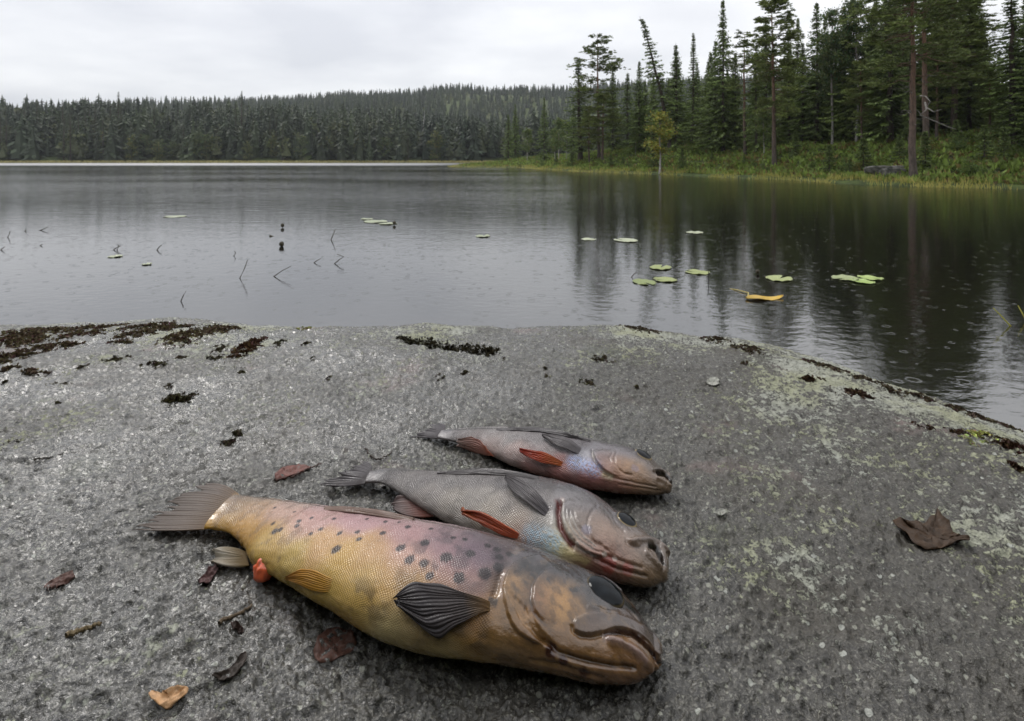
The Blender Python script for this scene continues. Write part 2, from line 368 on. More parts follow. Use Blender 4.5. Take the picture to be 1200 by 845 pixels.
    def spot(s, x, y, r, col, amt=0.8, ell=1.0):
        p = s.P[s.pick(x, y)]; D = np.linalg.norm((s.P - p) * np.array([1.0, 1, 1]), axis=-1); w = D + 0.25 * r * pn(s.P[..., 0] * 500, s.P[..., 1] * 500, 3)
        s.blend(w, r, col, amt, 0.28)
    def build(s, name, mat, parent, scale):
        lum = s.C @ np.array([0.3, 0.55, 0.15]); s.C = np.clip(lum[..., None] + 0.98 * (s.C - lum[..., None]), 0.004, 0.85)
        N, NT = s.P.shape[:2]; V = s.P.reshape(-1, 3)
        cap0 = s.P[0].mean(0)[None]; cap1 = s.P[-1].mean(0)[None]
        V = np.concatenate([V, cap0, cap1]); j = np.arange(NT); a = np.stack([np.full(NT, N * NT), j, (j + 1) % NT], -1); b = np.stack([np.full(NT, N * NT + 1), (N - 1) * NT + (j + 1) % NT, (N - 1) * NT + j], -1)
        ext = lambda A, d: np.concatenate([A.reshape(N * NT, -1), np.zeros((2, d)) + A.reshape(N * NT, -1)[[0, -1]]])
        return link(name, mesh(name, V, [grid_faces(N, NT, True), np.concatenate([a, b])], mat, ext(s.C, 3), True, {'scales': ext(scale[..., None], 1)}, ext(s.chart, 2)), parent)
def fish_material(name, pitch, rough, amp, dark):
    m = M(name, rough, 0.30, 0.28, 0.08)
    c = m.attr('Col'); ch = m.attr('chart', 'Vector'); sc = m.attr('scales', 'Fac')
    jit = m.n('ShaderNodeVectorMath', operation='ADD'); nz = m.noise(ch, 60, 2, 0.5, 1); sclv = m.n('ShaderNodeVectorMath', operation='SCALE'); m.put(sclv.inputs[0], nz); sclv.inputs['Scale'].default_value = pitch * 3.2
    m.put(jit.inputs[0], ch); m.put(jit.inputs[1], sclv.outputs[0])
    sp = m.n('ShaderNodeSeparateXYZ'); m.put(sp.inputs[0], jit.outputs[0]); k = math.pi / pitch
    a = m.math('SINE', m.math('MULTIPLY', m.math('ADD', sp.outputs[0], sp.outputs[1]), k)); b = m.math('SINE', m.math('MULTIPLY', m.math('SUBTRACT', sp.outputs[0], sp.outputs[1]), k))
    h = m.math('ABSOLUTE', m.math('MULTIPLY', a, b)); h = m.math('POWER', h, 0.5)
    fine = m.noise(ch, 900, 3, 0.6); big = m.noise(ch, 45, 4, 0.6)
    edge = m.math('MULTIPLY', m.math('SUBTRACT', 1.0, h), m.math('MULTIPLY', sc, dark))
    col = m.mix(edge, c, (0.03, 0.025, 0.02))
    col = m.mix(m.math('MULTIPLY', m.math('MULTIPLY', m.rng(h, 0.75, 1.0), sc), dark * 0.5), col, (0.55, 0.52, 0.48))
    col = m.mix(m.math('MULTIPLY', m.rng(fine, 0.35, 0.7), 0.22), col, (0.02, 0.018, 0.015)); col = m.mix(m.math('MULTIPLY', m.rng(big, 0.5, 0.75), 0.16), col, (0.04, 0.03, 0.02))
    hh = m.math('ADD', m.math('MULTIPLY', m.math('MULTIPLY', h, sc), 1.0), m.math('MULTIPLY', fine, 0.25)); hh = m.math('ADD', hh, m.math('MULTIPLY', big, 1.2)); skin = m.noise(ch, 240, 4, 0.65); hh = m.math('ADD', hh, m.math('MULTIPLY', m.math('SUBTRACT', 1.0, sc), m.math('MULTIPLY', skin, 2.4)))
    nrm = m.bump(hh, 1.0, amp)
    m.set(Coat_Weight=m.math('MULTIPLY_ADD', m.math('SUBTRACT', 1.0, sc), 0.5, 0.28), Base_Color=col, Normal=nrm, Coat_Normal=m.bump(hh, 0.6, amp), Roughness=m.rng(m.noise(ch, 130, 3), 0.3, 0.7, rough * 0.7, rough * 1.7))
    return m.mat
def fin_material(name, alpha=1.0, rough=0.3):
    m = M(name, rough, 0.5, 0.3, 0.1); ch = m.attr('chart', 'Vector')
    m.set(Base_Color=m.mix(m.math('MULTIPLY', m.noise(ch, 30, 3), 0.25), m.attr('Col'), (0.02, 0.016, 0.012)), Normal=m.bump(m.noise(ch, 60, 3), 0.5, 0.0008))
    t = m.n('ShaderNodeBsdfTranslucent'); m.put(t.inputs[0], m.attr('Col')); mx = m.n('ShaderNodeMixShader'); mx.inputs[0].default_value = 0.3
    m.nt.links.new(m.b.outputs[0], mx.inputs[1]); m.nt.links.new(t.outputs[0], mx.inputs[2]); m.nt.links.new(mx.outputs[0], m.nt.nodes['Material Output'].inputs[0])
    if alpha < 1: m.b.inputs['Alpha'].default_value = alpha
    return m.mat
def fin(name, parent, A, B, colf, mat, rays=14, nl=26, mode=None, thick=0.0009, amp=0.0007, ragged=0.0, seed=1):
    """fin spread between two edges A and B given root to tip; each point is (x, y, z) as a pixel with its height, or rests on the fish skin (mode) at that lift"""
    def edge(E):
        E = np.array(E, float); T = np.linspace(0, 1, len(E)); return spline(T, E, np.linspace(0, 1, nl)) if len(E) > 2 else E[0] + (E[1] - E[0]) * np.linspace(0, 1, nl)[:, None]
    a, b = edge(A), edge(B); nr = rays * 6 + 1; v = np.linspace(0, 1, nr); rnd = np.random.RandomState(seed)
    G = a[:, None] * (1 - v)[None, :, None] + b[:, None] * v[None, :, None]
    if ragged:
        rg = np.interp(v * rays, np.arange(rays + 1), 1 - ragged * rnd.rand(rays + 1)); q = np.linspace(0, 1, nl)
        idx = np.clip(q[:, None] * rg[None, :], 0, 1) * (nl - 1); i0 = np.minimum(idx.astype(int), nl - 2); f = (idx - i0)[..., None]
        jj = np.broadcast_to(np.arange(nr), i0.shape); G = G[i0, jj] * (1 - f) + G[i0 + 1, jj] * f
    if mode is None: P = unproj(G[..., 0], G[..., 1], G[..., 2]); Nn = np.zeros_like(P); Nn[..., 2] = 1
    else:
        cx = np.linspace(0, 1, 7); P = np.zeros(G.shape); ci = np.linspace(0, nl - 1, 9).astype(int); cj = np.linspace(0, nr - 1, 7).astype(int)
        K = np.array([[mode.P[mode.pick(G[i, j, 0], G[i, j, 1])] + mode.N[mode.pick(G[i, j, 0], G[i, j, 1])] * G[i, j, 2] for j in cj] for i in ci])
        K2 = spline(np.linspace(0, 1, 9), K, np.linspace(0, 1, nl)); P = np.swapaxes(spline(np.linspace(0, 1, 7), np.swapaxes(K2, 0, 1), v), 0, 1)
        du = np.gradient(P, axis=0); dv = np.gradient(P, axis=1); Nn = np.cross(du, dv); Nn /= np.linalg.norm(Nn, axis=-1, keepdims=True) + 1e-9
        if Nn[..., 2].mean() < 0: Nn = -Nn
    q = np.linspace(0, 1, nl)[:, None]; wave = np.abs(np.sin(np.pi * rays * v))[None, :]
    P = P + Nn * (amp * (wave - 0.5) * smooth(0, 0.25, q) + 1.5 * amp * np.interp(v * rays, np.arange(rays + 1), rnd.randn(rays + 1))[None] * q ** 2)[..., None]
    C = colf(np.broadcast_to(q, wave.shape if False else (nl, nr)), np.broadcast_to(v[None], (nl, nr)), np.broadcast_to(wave, (nl, nr)))
    nv = nl * nr; V = np.concatenate([P.reshape(-1, 3), (P - Nn * thick).reshape(-1, 3)]); f = grid_faces(nl, nr)
    rim = np.concatenate([np.arange(nr), np.arange(1, nl) * nr + nr - 1, (nl - 1) * nr + np.arange(nr - 2, -1, -1), np.arange(nl - 2, 0, -1) * nr]); r2 = np.roll(rim, -1)
    fs = np.concatenate([f, f[:, ::-1] + nv, np.stack([rim, rim + nv, r2 + nv, r2], -1)])
    uv = np.stack([np.broadcast_to(q, (nl, nr)), np.broadcast_to(v[None], (nl, nr)) * 3], -1).reshape(-1, 2)
    C = C.reshape(-1, 3)
    return link(name, mesh(name, V, fs, mat, np.concatenate([C, C]), True, None, np.concatenate([uv, uv])), parent)
def eye(fish, parent, x, y, ra, rb, tilt, iris, pupil=0.62, sink=0.0016, bul=0.45, pupcol=(16, 20, 26)):
    i, j = fish.pick(x, y); c = fish.P[i, j]; n = fish.N0[i, j] + np.array([0, -0.25, 0.55]); n /= np.linalg.norm(n)
    ex = fish.P[min(i + 6, len(fish.P) - 1), j] - fish.P[i - 6, j]; ex -= n * (ex @ n); ex /= np.linalg.norm(ex); ey = np.cross(n, ex)
    ca, sa = math.cos(tilt), math.sin(tilt); ex, ey = ex * ca + ey * sa, ey * ca - ex * sa
    rr = np.linspace(0, 1, 22); th = np.linspace(0, 2 * np.pi, 48, endpoint=False)
    x_, y_ = rr[:, None] * np.cos(th), rr[:, None] * np.sin(th); z_ = np.sqrt(np.maximum(0, 1.02 - rr ** 2))[:, None] * np.ones_like(x_)
    P = c - n * sink + ra * x_[..., None] * ex + rb * y_[..., None] * ey + bul * rb * (z_ - 0.14)[..., None] * n
    ir = np.broadcast_to(rr[:, None], x_.shape); k = smooth(pupil - 0.03, pupil + 0.04, ir)[..., None]
    C = s2l(pupcol) * (1 - k) + s2l(iris) * k * (0.6 + 0.4 * smooth(1.0, 0.9, ir))[..., None]
    hz = (0.03 * np.clip(pn(x_ * 2 + x, y_ * 2, 2) + 0.3, 0, 1))[..., None]; C = C * (1 - hz) + s2l((130, 145, 160)) * hz
    return link('eye', mesh('eye', P.reshape(-1, 3), grid_faces(22, 48, True), EYE, C.reshape(-1, 3)), parent)
EYE = M('fish_eye', 0.06, 0.16, 0.0, 0.05); EYE.set(Base_Color=EYE.attr('Col')); EYE = EYE.mat
FIN = fin_material('fin_membrane'); FINS = fin_material('fin_thin', 0.86); FINT = fin_material('fin_clear', 0.72)
def ramp(stops):
    k = np.array([s_[0] for s_ in stops]); c = np.array([s2l(s_[1]) for s_ in stops])
    return lambda q: np.stack([np.interp(q, k, c[:, i]) for i in range(3)], -1)
def rayfin(stops, raycol, amt, dark=None):
    rp = ramp(stops); rc = s2l(raycol)
    def f(q, v, w):
        c = rp(q); k = (amt * smooth(0.55, 0.1, w) * smooth(0.05, 0.3, q))[..., None]; return c * (1 - k) + rc * k
    return f
def make_trout():
    pairs = [(277,579,240,620.5),(299,584,262,621.5),(322,586,277,629),(345,587.5,286,645),(370,591,299,662),(400,595.5,320,676),(430,600,347,691),(462,604.5,380,711),(497,609,420,735),(530,615,462,754),(560,622,505,767),(590,631,545,773.5),(618,640,585,778),(645,650,622,784),(670,660,655,791),(695,672,690,800),(718,683,718,803),(737,700,740,802),(752,721,757,796),(764,741,767,786)]
    kap = np.interp(np.linspace(0, 1, len(pairs)), [0, 0.08, 0.2, 0.45, 0.7, 0.9, 1], [0.22, 0.33, 0.46, 0.52, 0.52, 0.50, 0.50])
    lift = np.interp(np.linspace(0, 1, len(pairs)), [0, 0.1, 0.2, 0.9, 1], [0.010, 0.005, -0.001, -0.001, 0.004])
    f = Fish(pairs, kap, lift, 580, 240, 0.005)
    Z = lambda l: [(560 + x / 4.696, 640 + y / 4.696) for x, y in l]       # head details
    f.bulge(Z([(705, 250)])[0], 0.013, -0.0022)
    oper = Z([(385,45),(250,60),(170,110),(130,200),(135,300),(170,420),(230,500),(320,545),(395,560),(440,520),(430,420),(520,300),(540,150)])
    f.plate(oper, 0.0026, 0.0018, 0.020, 0.2, 9)
    pre = Z([(400,110),(345,145),(300,200),(285,300),(310,385),(380,430),(520,440),(600,400),(620,250),(560,120)])
    f.plate(pre, 0.0018, 0.0022, 0.014, 0.15, 6)
    f.groove(Z([(400,112),(345,148),(300,205),(285,300),(310,385),(375,432)]), 0.0011, 0.0007)
    for k in range(6):
        o = k * 26
        f.groove(Z([(150 + o, 235 + o * 0.9), (215 + o * 0.9, 380 + o * 0.55), (290 + o * 0.7, 470 + o * 0.42), (375 + o * 0.45, 540 + o * 0.2)]), 0.0010, 0.0012)
    maxi = Z([(515,430),(545,385),(620,362),(700,358),(800,372),(900,420),(970,480),(1012,560),(1010,610),(985,615),(935,525),(850,465),(760,452),(690,485),(600,502),(530,482)])
    f.plate(maxi, 0.0013, 0.0014, 0.008, 0.45)
    f.groove(Z([(690,492),(760,470),(840,480),(900,520),(955,580),(990,635),(1010,660)]), 0.0013, 0.0028, (0.25, 0))
    f.groove(Z([(515,430),(530,485),(600,505),(690,490)]), 0.0012, 0.0016)
    f.ridge(Z([(700,505),(800,530),(890,590),(940,650),(955,690)]), 0.0030, 0.0022)
    f.groove(Z([(395,565),(480,600),(620,640),(760,662),(880,672)]), 0.0016, 0.0022)
    f.groove(Z([(270,630),(420,650),(560,690),(700,735)]), 0.0016, 0.0012)
    f.ridge(Z([(600,330),(640,335),(700,352),(790,362)]), 0.0014, 0.0008)
    f.ridge(Z([(610,190),(680,165),(760,195),(800,250)]), 0.0018, 0.0012)
    f.bulge(Z([(880,400)])[0], 0.004, -0.0008)
    f.groove([(282,640),(288,655),(297,660)], 0.003, 0.002); f.bulge((300, 648), 0.010, 0.003); f.bulge((452, 735), 0.02, 0.002)
    f.groove([(577,700),(582,690),(586,672)], 0.0022, 0.0018)
    N, NT = f.P.shape[:2]; f.H += 0.0007 * fbm(f.chart[..., 0] * 40, f.chart[..., 1] * 40, 3, 4)
    f.apply()
    S = [(250,615,(205,165,45)),(262,600,(165,140,105)),(277,590,(165,142,115)),(300,597,(196,168,140)),(285,615,(200,160,70)),(290,632,(190,152,55)),(300,648,(205,178,95)),(325,598,(206,178,165)),(350,615,(208,176,165)),(320,635,(212,184,118)),(335,660,(205,182,110)),(372,605,(205,172,170)),(420,612,(200,168,172)),(385,640,(212,178,130)),(400,655,(208,176,92)),(430,645,(205,172,130)),(375,690,(196,172,98)),(420,690,(205,176,98)),(418,715,(195,172,110)),(450,740,(205,192,150)),
         (475,620,(192,160,162)),(478,655,(200,168,160)),(455,680,(200,166,100)),(480,690,(185,155,95)),(520,635,(165,140,146)),(530,665,(170,140,145)),(556,645,(135,118,130)),(575,655,(120,105,118)),(556,690,(178,152,150)),(520,690,(185,155,130)),(530,725,(120,92,45)),(500,730,(125,98,50)),(480,745,(205,190,150)),(520,762,(205,192,150)),(560,768,(195,175,135)),(600,772,(175,150,110)),(555,735,(160,118,40)),(580,735,(172,130,50)),(590,752,(165,138,95)),
         (590,645,(125,108,112)),(612,655,(92,80,88)),(650,668,(88,78,86)),(685,680,(80,72,80)),(600,678,(130,105,85)),(600,692,(190,155,85)),(620,690,(130,108,85)),(640,685,(105,90,85)),(655,703,(205,160,62),0.7),(648,696,(190,145,65),0.7),(665,720,(200,152,45),0.8),(632,705,(165,125,80)),(612,712,(165,130,65)),(607,735,(180,132,40)),(625,748,(175,128,38)),(645,735,(120,92,55)),(690,705,(95,82,82)),(690,720,(110,92,80)),(685,738,(105,92,88),0.7),(720,722,(122,106,102),0.7),(745,730,(118,100,92),0.7),(765,755,(112,96,86),0.7),
         (650,755,(165,122,38)),(690,760,(178,135,48)),(720,768,(176,132,42)),(750,778,(165,122,45)),(640,775,(165,135,85)),(670,785,(170,135,95)),(710,792,(170,132,102)),(745,793,(165,128,98)),(765,780,(165,125,80))]
    f.paint(S, 0.0095, 1.0)
    # mottled band behind the gill cover, olive stains on the belly
    c0, c1 = f.chart[..., 0], f.chart[..., 1]
    nz = fbm(c0 * 55, c1 * 55, 4, 8); D, _ = f.dist([(520, 640), (560, 655), (585, 660)], 0.09)
    k = 0.5 * smooth(0.045, 0.01, D) * smooth(-0.1, 0.5, nz); f.C = f.C * (1 - k[..., None]) + s2l((72, 62, 74)) * k[..., None]
    for pl, w, col, am in ([(415,700),(430,706),(442,712)], 0.016, (95,78,42), 0.55), ([(470,690),(468,672)], 0.010, (120,95,40), 0.4), ([(490,735),(540,745),(560,748)], 0.014, (98,80,48), 0.5), ([(560,752),(575,760)], 0.008, (90,75,55), 0.4):
        D, _ = f.dist(pl, 0.06); k = am * smooth(w, w * 0.2, D) * smooth(-0.25, 0.3, nz); f.C = f.C * (1 - k[..., None]) + s2l(col) * k[..., None]
    k = 0.35 * smooth(0.1, 0.6, fbm(c0 * 90, c1 * 60, 3, 18)) * smooth(0.35, 0.30, c0 / f.L)
    f.C = f.C * (1 - k[..., None]) + s2l((120, 95, 70)) * k[..., None]
    for x, y, r in [(421,632,2.2),(449,624,2.4),(469,643,3.6),(498,636,3.4),(480,656,3.6),(497,660,3.2),(504,675,2.8),(523,654,4.4),(538,677,4.0),(552,649,3.4),(568,672,4.4),(584,665,4.0),(478,618,2.4),(531,630,2.2),(394,644,3.6),(398,624,2.2),(419,624,2.0),(350,611,2.2),(328,621,2.4),(348,616,2.2),(320,613,2.0),(322,623,2.6),(364,626,1.8),(376,620,2.0),(391,608,1.8),(365,607,1.6),(430,608,1.6),(452,611,1.8),(322,595,1.6),(505,620,1.8),(583,644,3.2),(597,650,3.0),(545,632,2.0),(617,662,3.4),(632,668,3.6),(607,672,2.8),(622,676,3.0),(645,680,3.0),(640,660,3.0),(690,690,2.4),(672,690,2.8),(585,652,3.2),(572,640,2.6),(468,612,1.4),(345,600,1.4)]:
        f.spot(x, y, r * 0.00105, (44, 30, 40), 0.88)
    f.line(Z([(690,492),(760,470),(840,480),(900,520),(950,575),(978,625)]), 0.0014, (80, 32, 26), 0.9)
    f.line(Z([(700,500),(790,520),(880,580),(935,645)]), 0.0026, (178, 150, 142), 0.75)
    f.region(maxi, (122, 106, 102), 0.5)
    for k in range(6):
        o = k * 26; f.line(Z([(162 + o, 240 + o * 0.9), (227 + o * 0.9, 385 + o * 0.55), (300 + o * 0.7, 475 + o * 0.42), (380 + o * 0.45, 545 + o * 0.2)]), 0.0009, (205, 160, 80), 0.6)
    f.line(Z([(400,112),(345,148),(300,205),(285,300),(310,385),(375,432)]), 0.0008, (70, 55, 50), 0.6)
    f.line(Z([(395,565),(480,600),(620,640),(760,662),(880,672)]), 0.0010, (95, 70, 40), 0.6)
    for q, r in ((Z([(470,635)])[0], 0.0032), (Z([(585,690)])[0], 0.0035), (Z([(400,575)])[0], 0.004)): f.spot(*q, r, (85, 18, 14), 0.85)
    f.line([(280,580),(330,586.5),(400,596),(480,607),(560,622.5),(610,638),(660,656)], 0.0016, (92, 72, 58), 0.7)
    f.line(Z([(150,130),(128,200),(130,290)]), 0.0010, (185, 165, 160), 0.5)
    f.line([(572,703),(584,706)], 0.003, (55, 42, 28), 0.8)
    c0h = smooth(0.70, 0.76, f.t / f.L)[:, None]
    mot = fbm(c0 * 70, c1 * 70, 4, 28, 0.6); upr = smooth(1.9, 1.2, f.th)[None]; k = (0.25 + 0.40 * upr) * c0h * smooth(-0.15, 0.5, mot); f.C = f.C * (1 - k[..., None]) + s2l((58, 46, 44)) * k[..., None]
    k = 0.22 * c0h * smooth(0.2, 0.6, fbm(c0 * 95, c1 * 95, 3, 48)); f.C = f.C * (1 - k[..., None]) + s2l((215, 170, 85)) * k[..., None]
    for pl, col, am, ed in ([(150,120),(250,70),(390,55),(560,100),(760,165),(860,320),(985,480),(900,420),(800,370),(690,350),(600,320),(560,230),(470,190),(380,160),(300,190),(210,180)], (58, 50, 56), 0.82, 0.010), ([(300,400),(380,430),(520,440),(520,500),(440,520),(360,480)], (96, 74, 66), 0.5, 0.006), ([(680,350),(800,372),(960,480),(1005,580),(960,560),(860,470),(700,400)], (98, 86, 84), 0.55, 0.005):
        k = am * (0.65 + 0.5 * smooth(-0.4, 0.4, mot)); D, _ = f.dist(chaikin(Z(pl), True), 0.06); k = np.where(f.inside(chaikin(Z(pl), True)), smooth(0, ed, D), 0) * np.clip(k, 0, 1); f.C = f.C * (1 - k[..., None]) + s2l(col) * k[..., None]
    for (qx, qy), r, col, am in ((Z([(455, 320)])[0], 0.012, (232, 182, 78), 0.65), (Z([(420, 255)])[0], 0.008, (215, 165, 85), 0.5), (Z([(205, 220)])[0], 0.007, (222, 175, 100), 0.55), (Z([(335, 290)])[0], 0.009, (170, 122, 92), 0.5)):
        D, _ = f.dist([(qx, qy)], 0.06); k = am * np.exp(-(D / r) ** 2) * smooth(-0.55, 0.25, fbm(c0 * 160, c1 * 160, 3, 77)); f.C = f.C * (1 - k[..., None]) + s2l(col) * k[..., None]
    f.spot(*Z([(840, 335)])[0], 0.0045, (28, 26, 28), 0.85); f.spot(*Z([(905, 385)])[0], 0.0020, (22, 18, 18), 0.8)
    f.C = 1.30 * np.clip(f.C, 0, 1) ** 1.30 * np.array([1.0, 0.955, 0.915]) * (0.70 - 0.16 * c0h)[..., None]
    lm = f.C.mean(-1, keepdims=True); pk = (0.30 * smooth(1.5, 0.9, f.th)[None] * (1 - c0h)); sat = (1.0 - 0.22 * c0h - pk)[..., None]; f.C = lm + sat * (f.C - lm)
    root = bpy.data.objects.new('trout', None); scene.collection.objects.link(root)
    tag(root, 'large dead brown trout with yellow belly and dark spots lying on wet granite', 'fish')
    st = f.t / f.L; sc = np.broadcast_to((smooth(0.0, 0.03, st) * smooth(0.735, 0.72, st))[:, None], (N, NT)).copy(); sc[f.inside(oper)] = 0
    f.build('body', fish_material('trout_skin', 0.0022, 0.22, 0.00022, 0.07), root, sc)
    ej = eye(f, root, *Z([(703, 252)])[0], 0.0142, 0.0106, -0.35, (92, 80, 58), 0.92, -0.0004, 0.40, (12, 15, 19))
    # tail: near lobe folded onto the rock, far lobe lifted behind it
    fin('tail_fin', root, [(281,580,0.016),(268,570,0.012),(250,565.5,0.008),(228,566,0.005)], [(246,619.5,0.008),(222,621,0.005),(186,622,0.003),(143,620.5,0.003)], rayfin([(0,(180,140,75)),(0.2,(140,116,92)),(0.6,(138,122,110)),(1,(112,98,88))], (70,54,44), 0.45), FINS, 26, 30, None, 0.0005, 0.0005, 0.34, 3)
    fin('anal_fin', root, [(288,646,0.010),(272,641,0.009),(255,640,0.006),(246,645,0.004)], [(292,662,0.006),(276,664,0.004),(258,662,0.003),(246,658,0.003)], rayfin([(0,(165,130,70)),(0.3,(185,165,130)),(0.7,(225,216,200)),(1,(190,180,165))], (60,46,36), 0.7), FIN, 12, 22, None, 0.0006, 0.0016, 0.30, 5)
    fin('pectoral_fin', root, [(588,708,-0.006),(556,702,0.005),(515,692,0.007),(485,690,0.007),(463,706,0.006)], [(588,711,-0.006),(560,722,0.004),(528,738,0.006),(505,741,0.006),(464,710,0.006)], rayfin([(0,(190,155,95)),(0.16,(160,128,88)),(0.36,(72,62,60)),(0.7,(52,44,48)),(1,(42,34,36))], (96,86,86), 0.35), FIN, 14, 34, f, 0.0006, 0.0006, 0.07, 7)
    fin('pelvic_fin', root, [(402,684,-0.003),(380,673,0.002),(358,668,0.003),(338,674,0.003)], [(398,694,-0.003),(378,694,0.001),(358,687,0.002),(339,677,0.003)], rayfin([(0,(190,160,90)),(0.3,(205,150,30)),(0.8,(200,140,22)),(1,(180,120,20))], (215,165,60), 0.2), FIN, 9, 26, f, 0.0008, 0.0003, 0.0, 9)
    fin('dorsal_fin', root, [(380,594.5,0.0005),(400,597,0.0025),(440,602,0.003),(484,608.5,0.0005)], [(379,597,0),(400,600.5,0.001),(440,605.5,0.001),(484,611,0)], rayfin([(0,(150,120,105)),(1,(140,112,98))], (95,74,64), 0.7), FIN, 5, 40, f, 0.0012, 0.0004, 0.0, 11)
    # the orange flesh at the vent
    p = f.P[f.pick(303, 660)]; g = np.linspace(0, np.pi, 20)[:, None]; h = np.linspace(0, 2 * np.pi, 30, endpoint=False)[None]
    d = np.stack([np.sin(g) * np.cos(h), np.sin(g) * np.sin(h), np.cos(g) + 0 * h], -1); rr = 1 + 0.22 * pn(d[..., 0] * 2.2 + 5, d[..., 1] * 2.2 + d[..., 2], 6) + 0.06 * pn(d[..., 0] * 8, d[..., 1] * 8 + 3 * d[..., 2], 2)
    c = unproj(309, 667, 0.012); v = c + d * rr[..., None] * np.array([0.0080, 0.0085, 0.0085])
    C = s2l((225, 105, 65)) * (1 - 0.35 * smooth(0, 0.6, pn(d[..., 0] * 4, d[..., 1] * 4, 1)))[..., None]
    vm = M('vent_flesh', 0.25, 0.5, 0.4, 0.1); vm.set(Base_Color=vm.attr('Col'), Subsurface_Weight=0.2, Subsurface_Scale=0.003)
    link('vent', mesh('vent', v.reshape(-1, 3), grid_faces(20, 30, True), vm.mat, C.reshape(-1, 3)), root)['label'] = 'orange flesh bulging from the vent'
    return f
trout = make_trout()
PERCH_SKIN = fish_material('perch_skin', 0.0026, 0.22, 0.0005, 0.20)
def make_perch(pairs, spec, label):
    n = len(pairs); x = np.linspace(0, 1, n)
    kap = np.interp(x, [0, 0.1, 0.25, 0.5, 0.75, 1], [0.30, 0.36, 0.44, 0.50, 0.54, 0.56])
    lift = np.interp(x, [0, 0.12, 0.25, 0.9, 1], [0.006, 0.003, -0.001, -0.001, 0.003])
    f = Fish(pairs, kap, lift, 420, 190, spec.get('cap', 0.008), 28)
    N, NT = f.P.shape[:2]
    spec['sculpt'](f)
    f.H += 0.0005 * fbm(f.chart[..., 0] * 45, f.chart[..., 1] * 45, 3, 4)
    f.apply(); f.paint(spec['paint'], 0.0085, 1.0)
    c0, c1 = f.chart[..., 0], f.chart[..., 1]; st = f.t / f.L
    # faint dark bars down the back
    bars = smooth(0.25, 0.75, np.sin(c0 / f.L * 2 * np.pi * 7 + 0.8 + 0.9 * pn(c1 * 40, c0 * 10, 2))) * smooth(0.9, -0.9, f.th - 0.6)[None] * smooth(0.05, 0.15, st)[:, None] * smooth(0.68, 0.62, st)[:, None]
    f.C *= (1 - 0.30 * bars)[..., None]
    nz = fbm(c0 * 60, c1 * 60, 4, 12); f.C *= (1 - 0.22 * smooth(0.0, 0.7, nz))[..., None]
    spec['marks'](f); f.C = 0.98 * np.clip(f.C, 0, 1) ** 1.18 * np.array([1.0, 0.985, 0.96]); lm = f.C.mean(-1, keepdims=True); f.C = lm + 0.86 * (f.C - lm)
    root = bpy.data.objects.new('perch', None); scene.collection.objects.link(root); tag(root, label, 'fish')
    sc = np.broadcast_to((smooth(0.02, 0.08, st) * smooth(0.70, 0.66, st))[:, None], (N, NT)).copy()
    for pl in spec['bare']: sc[f.inside(pl)] = 0
    f.build('body', PERCH_SKIN, root, sc)
    spec['fins'](f, root)
    return f
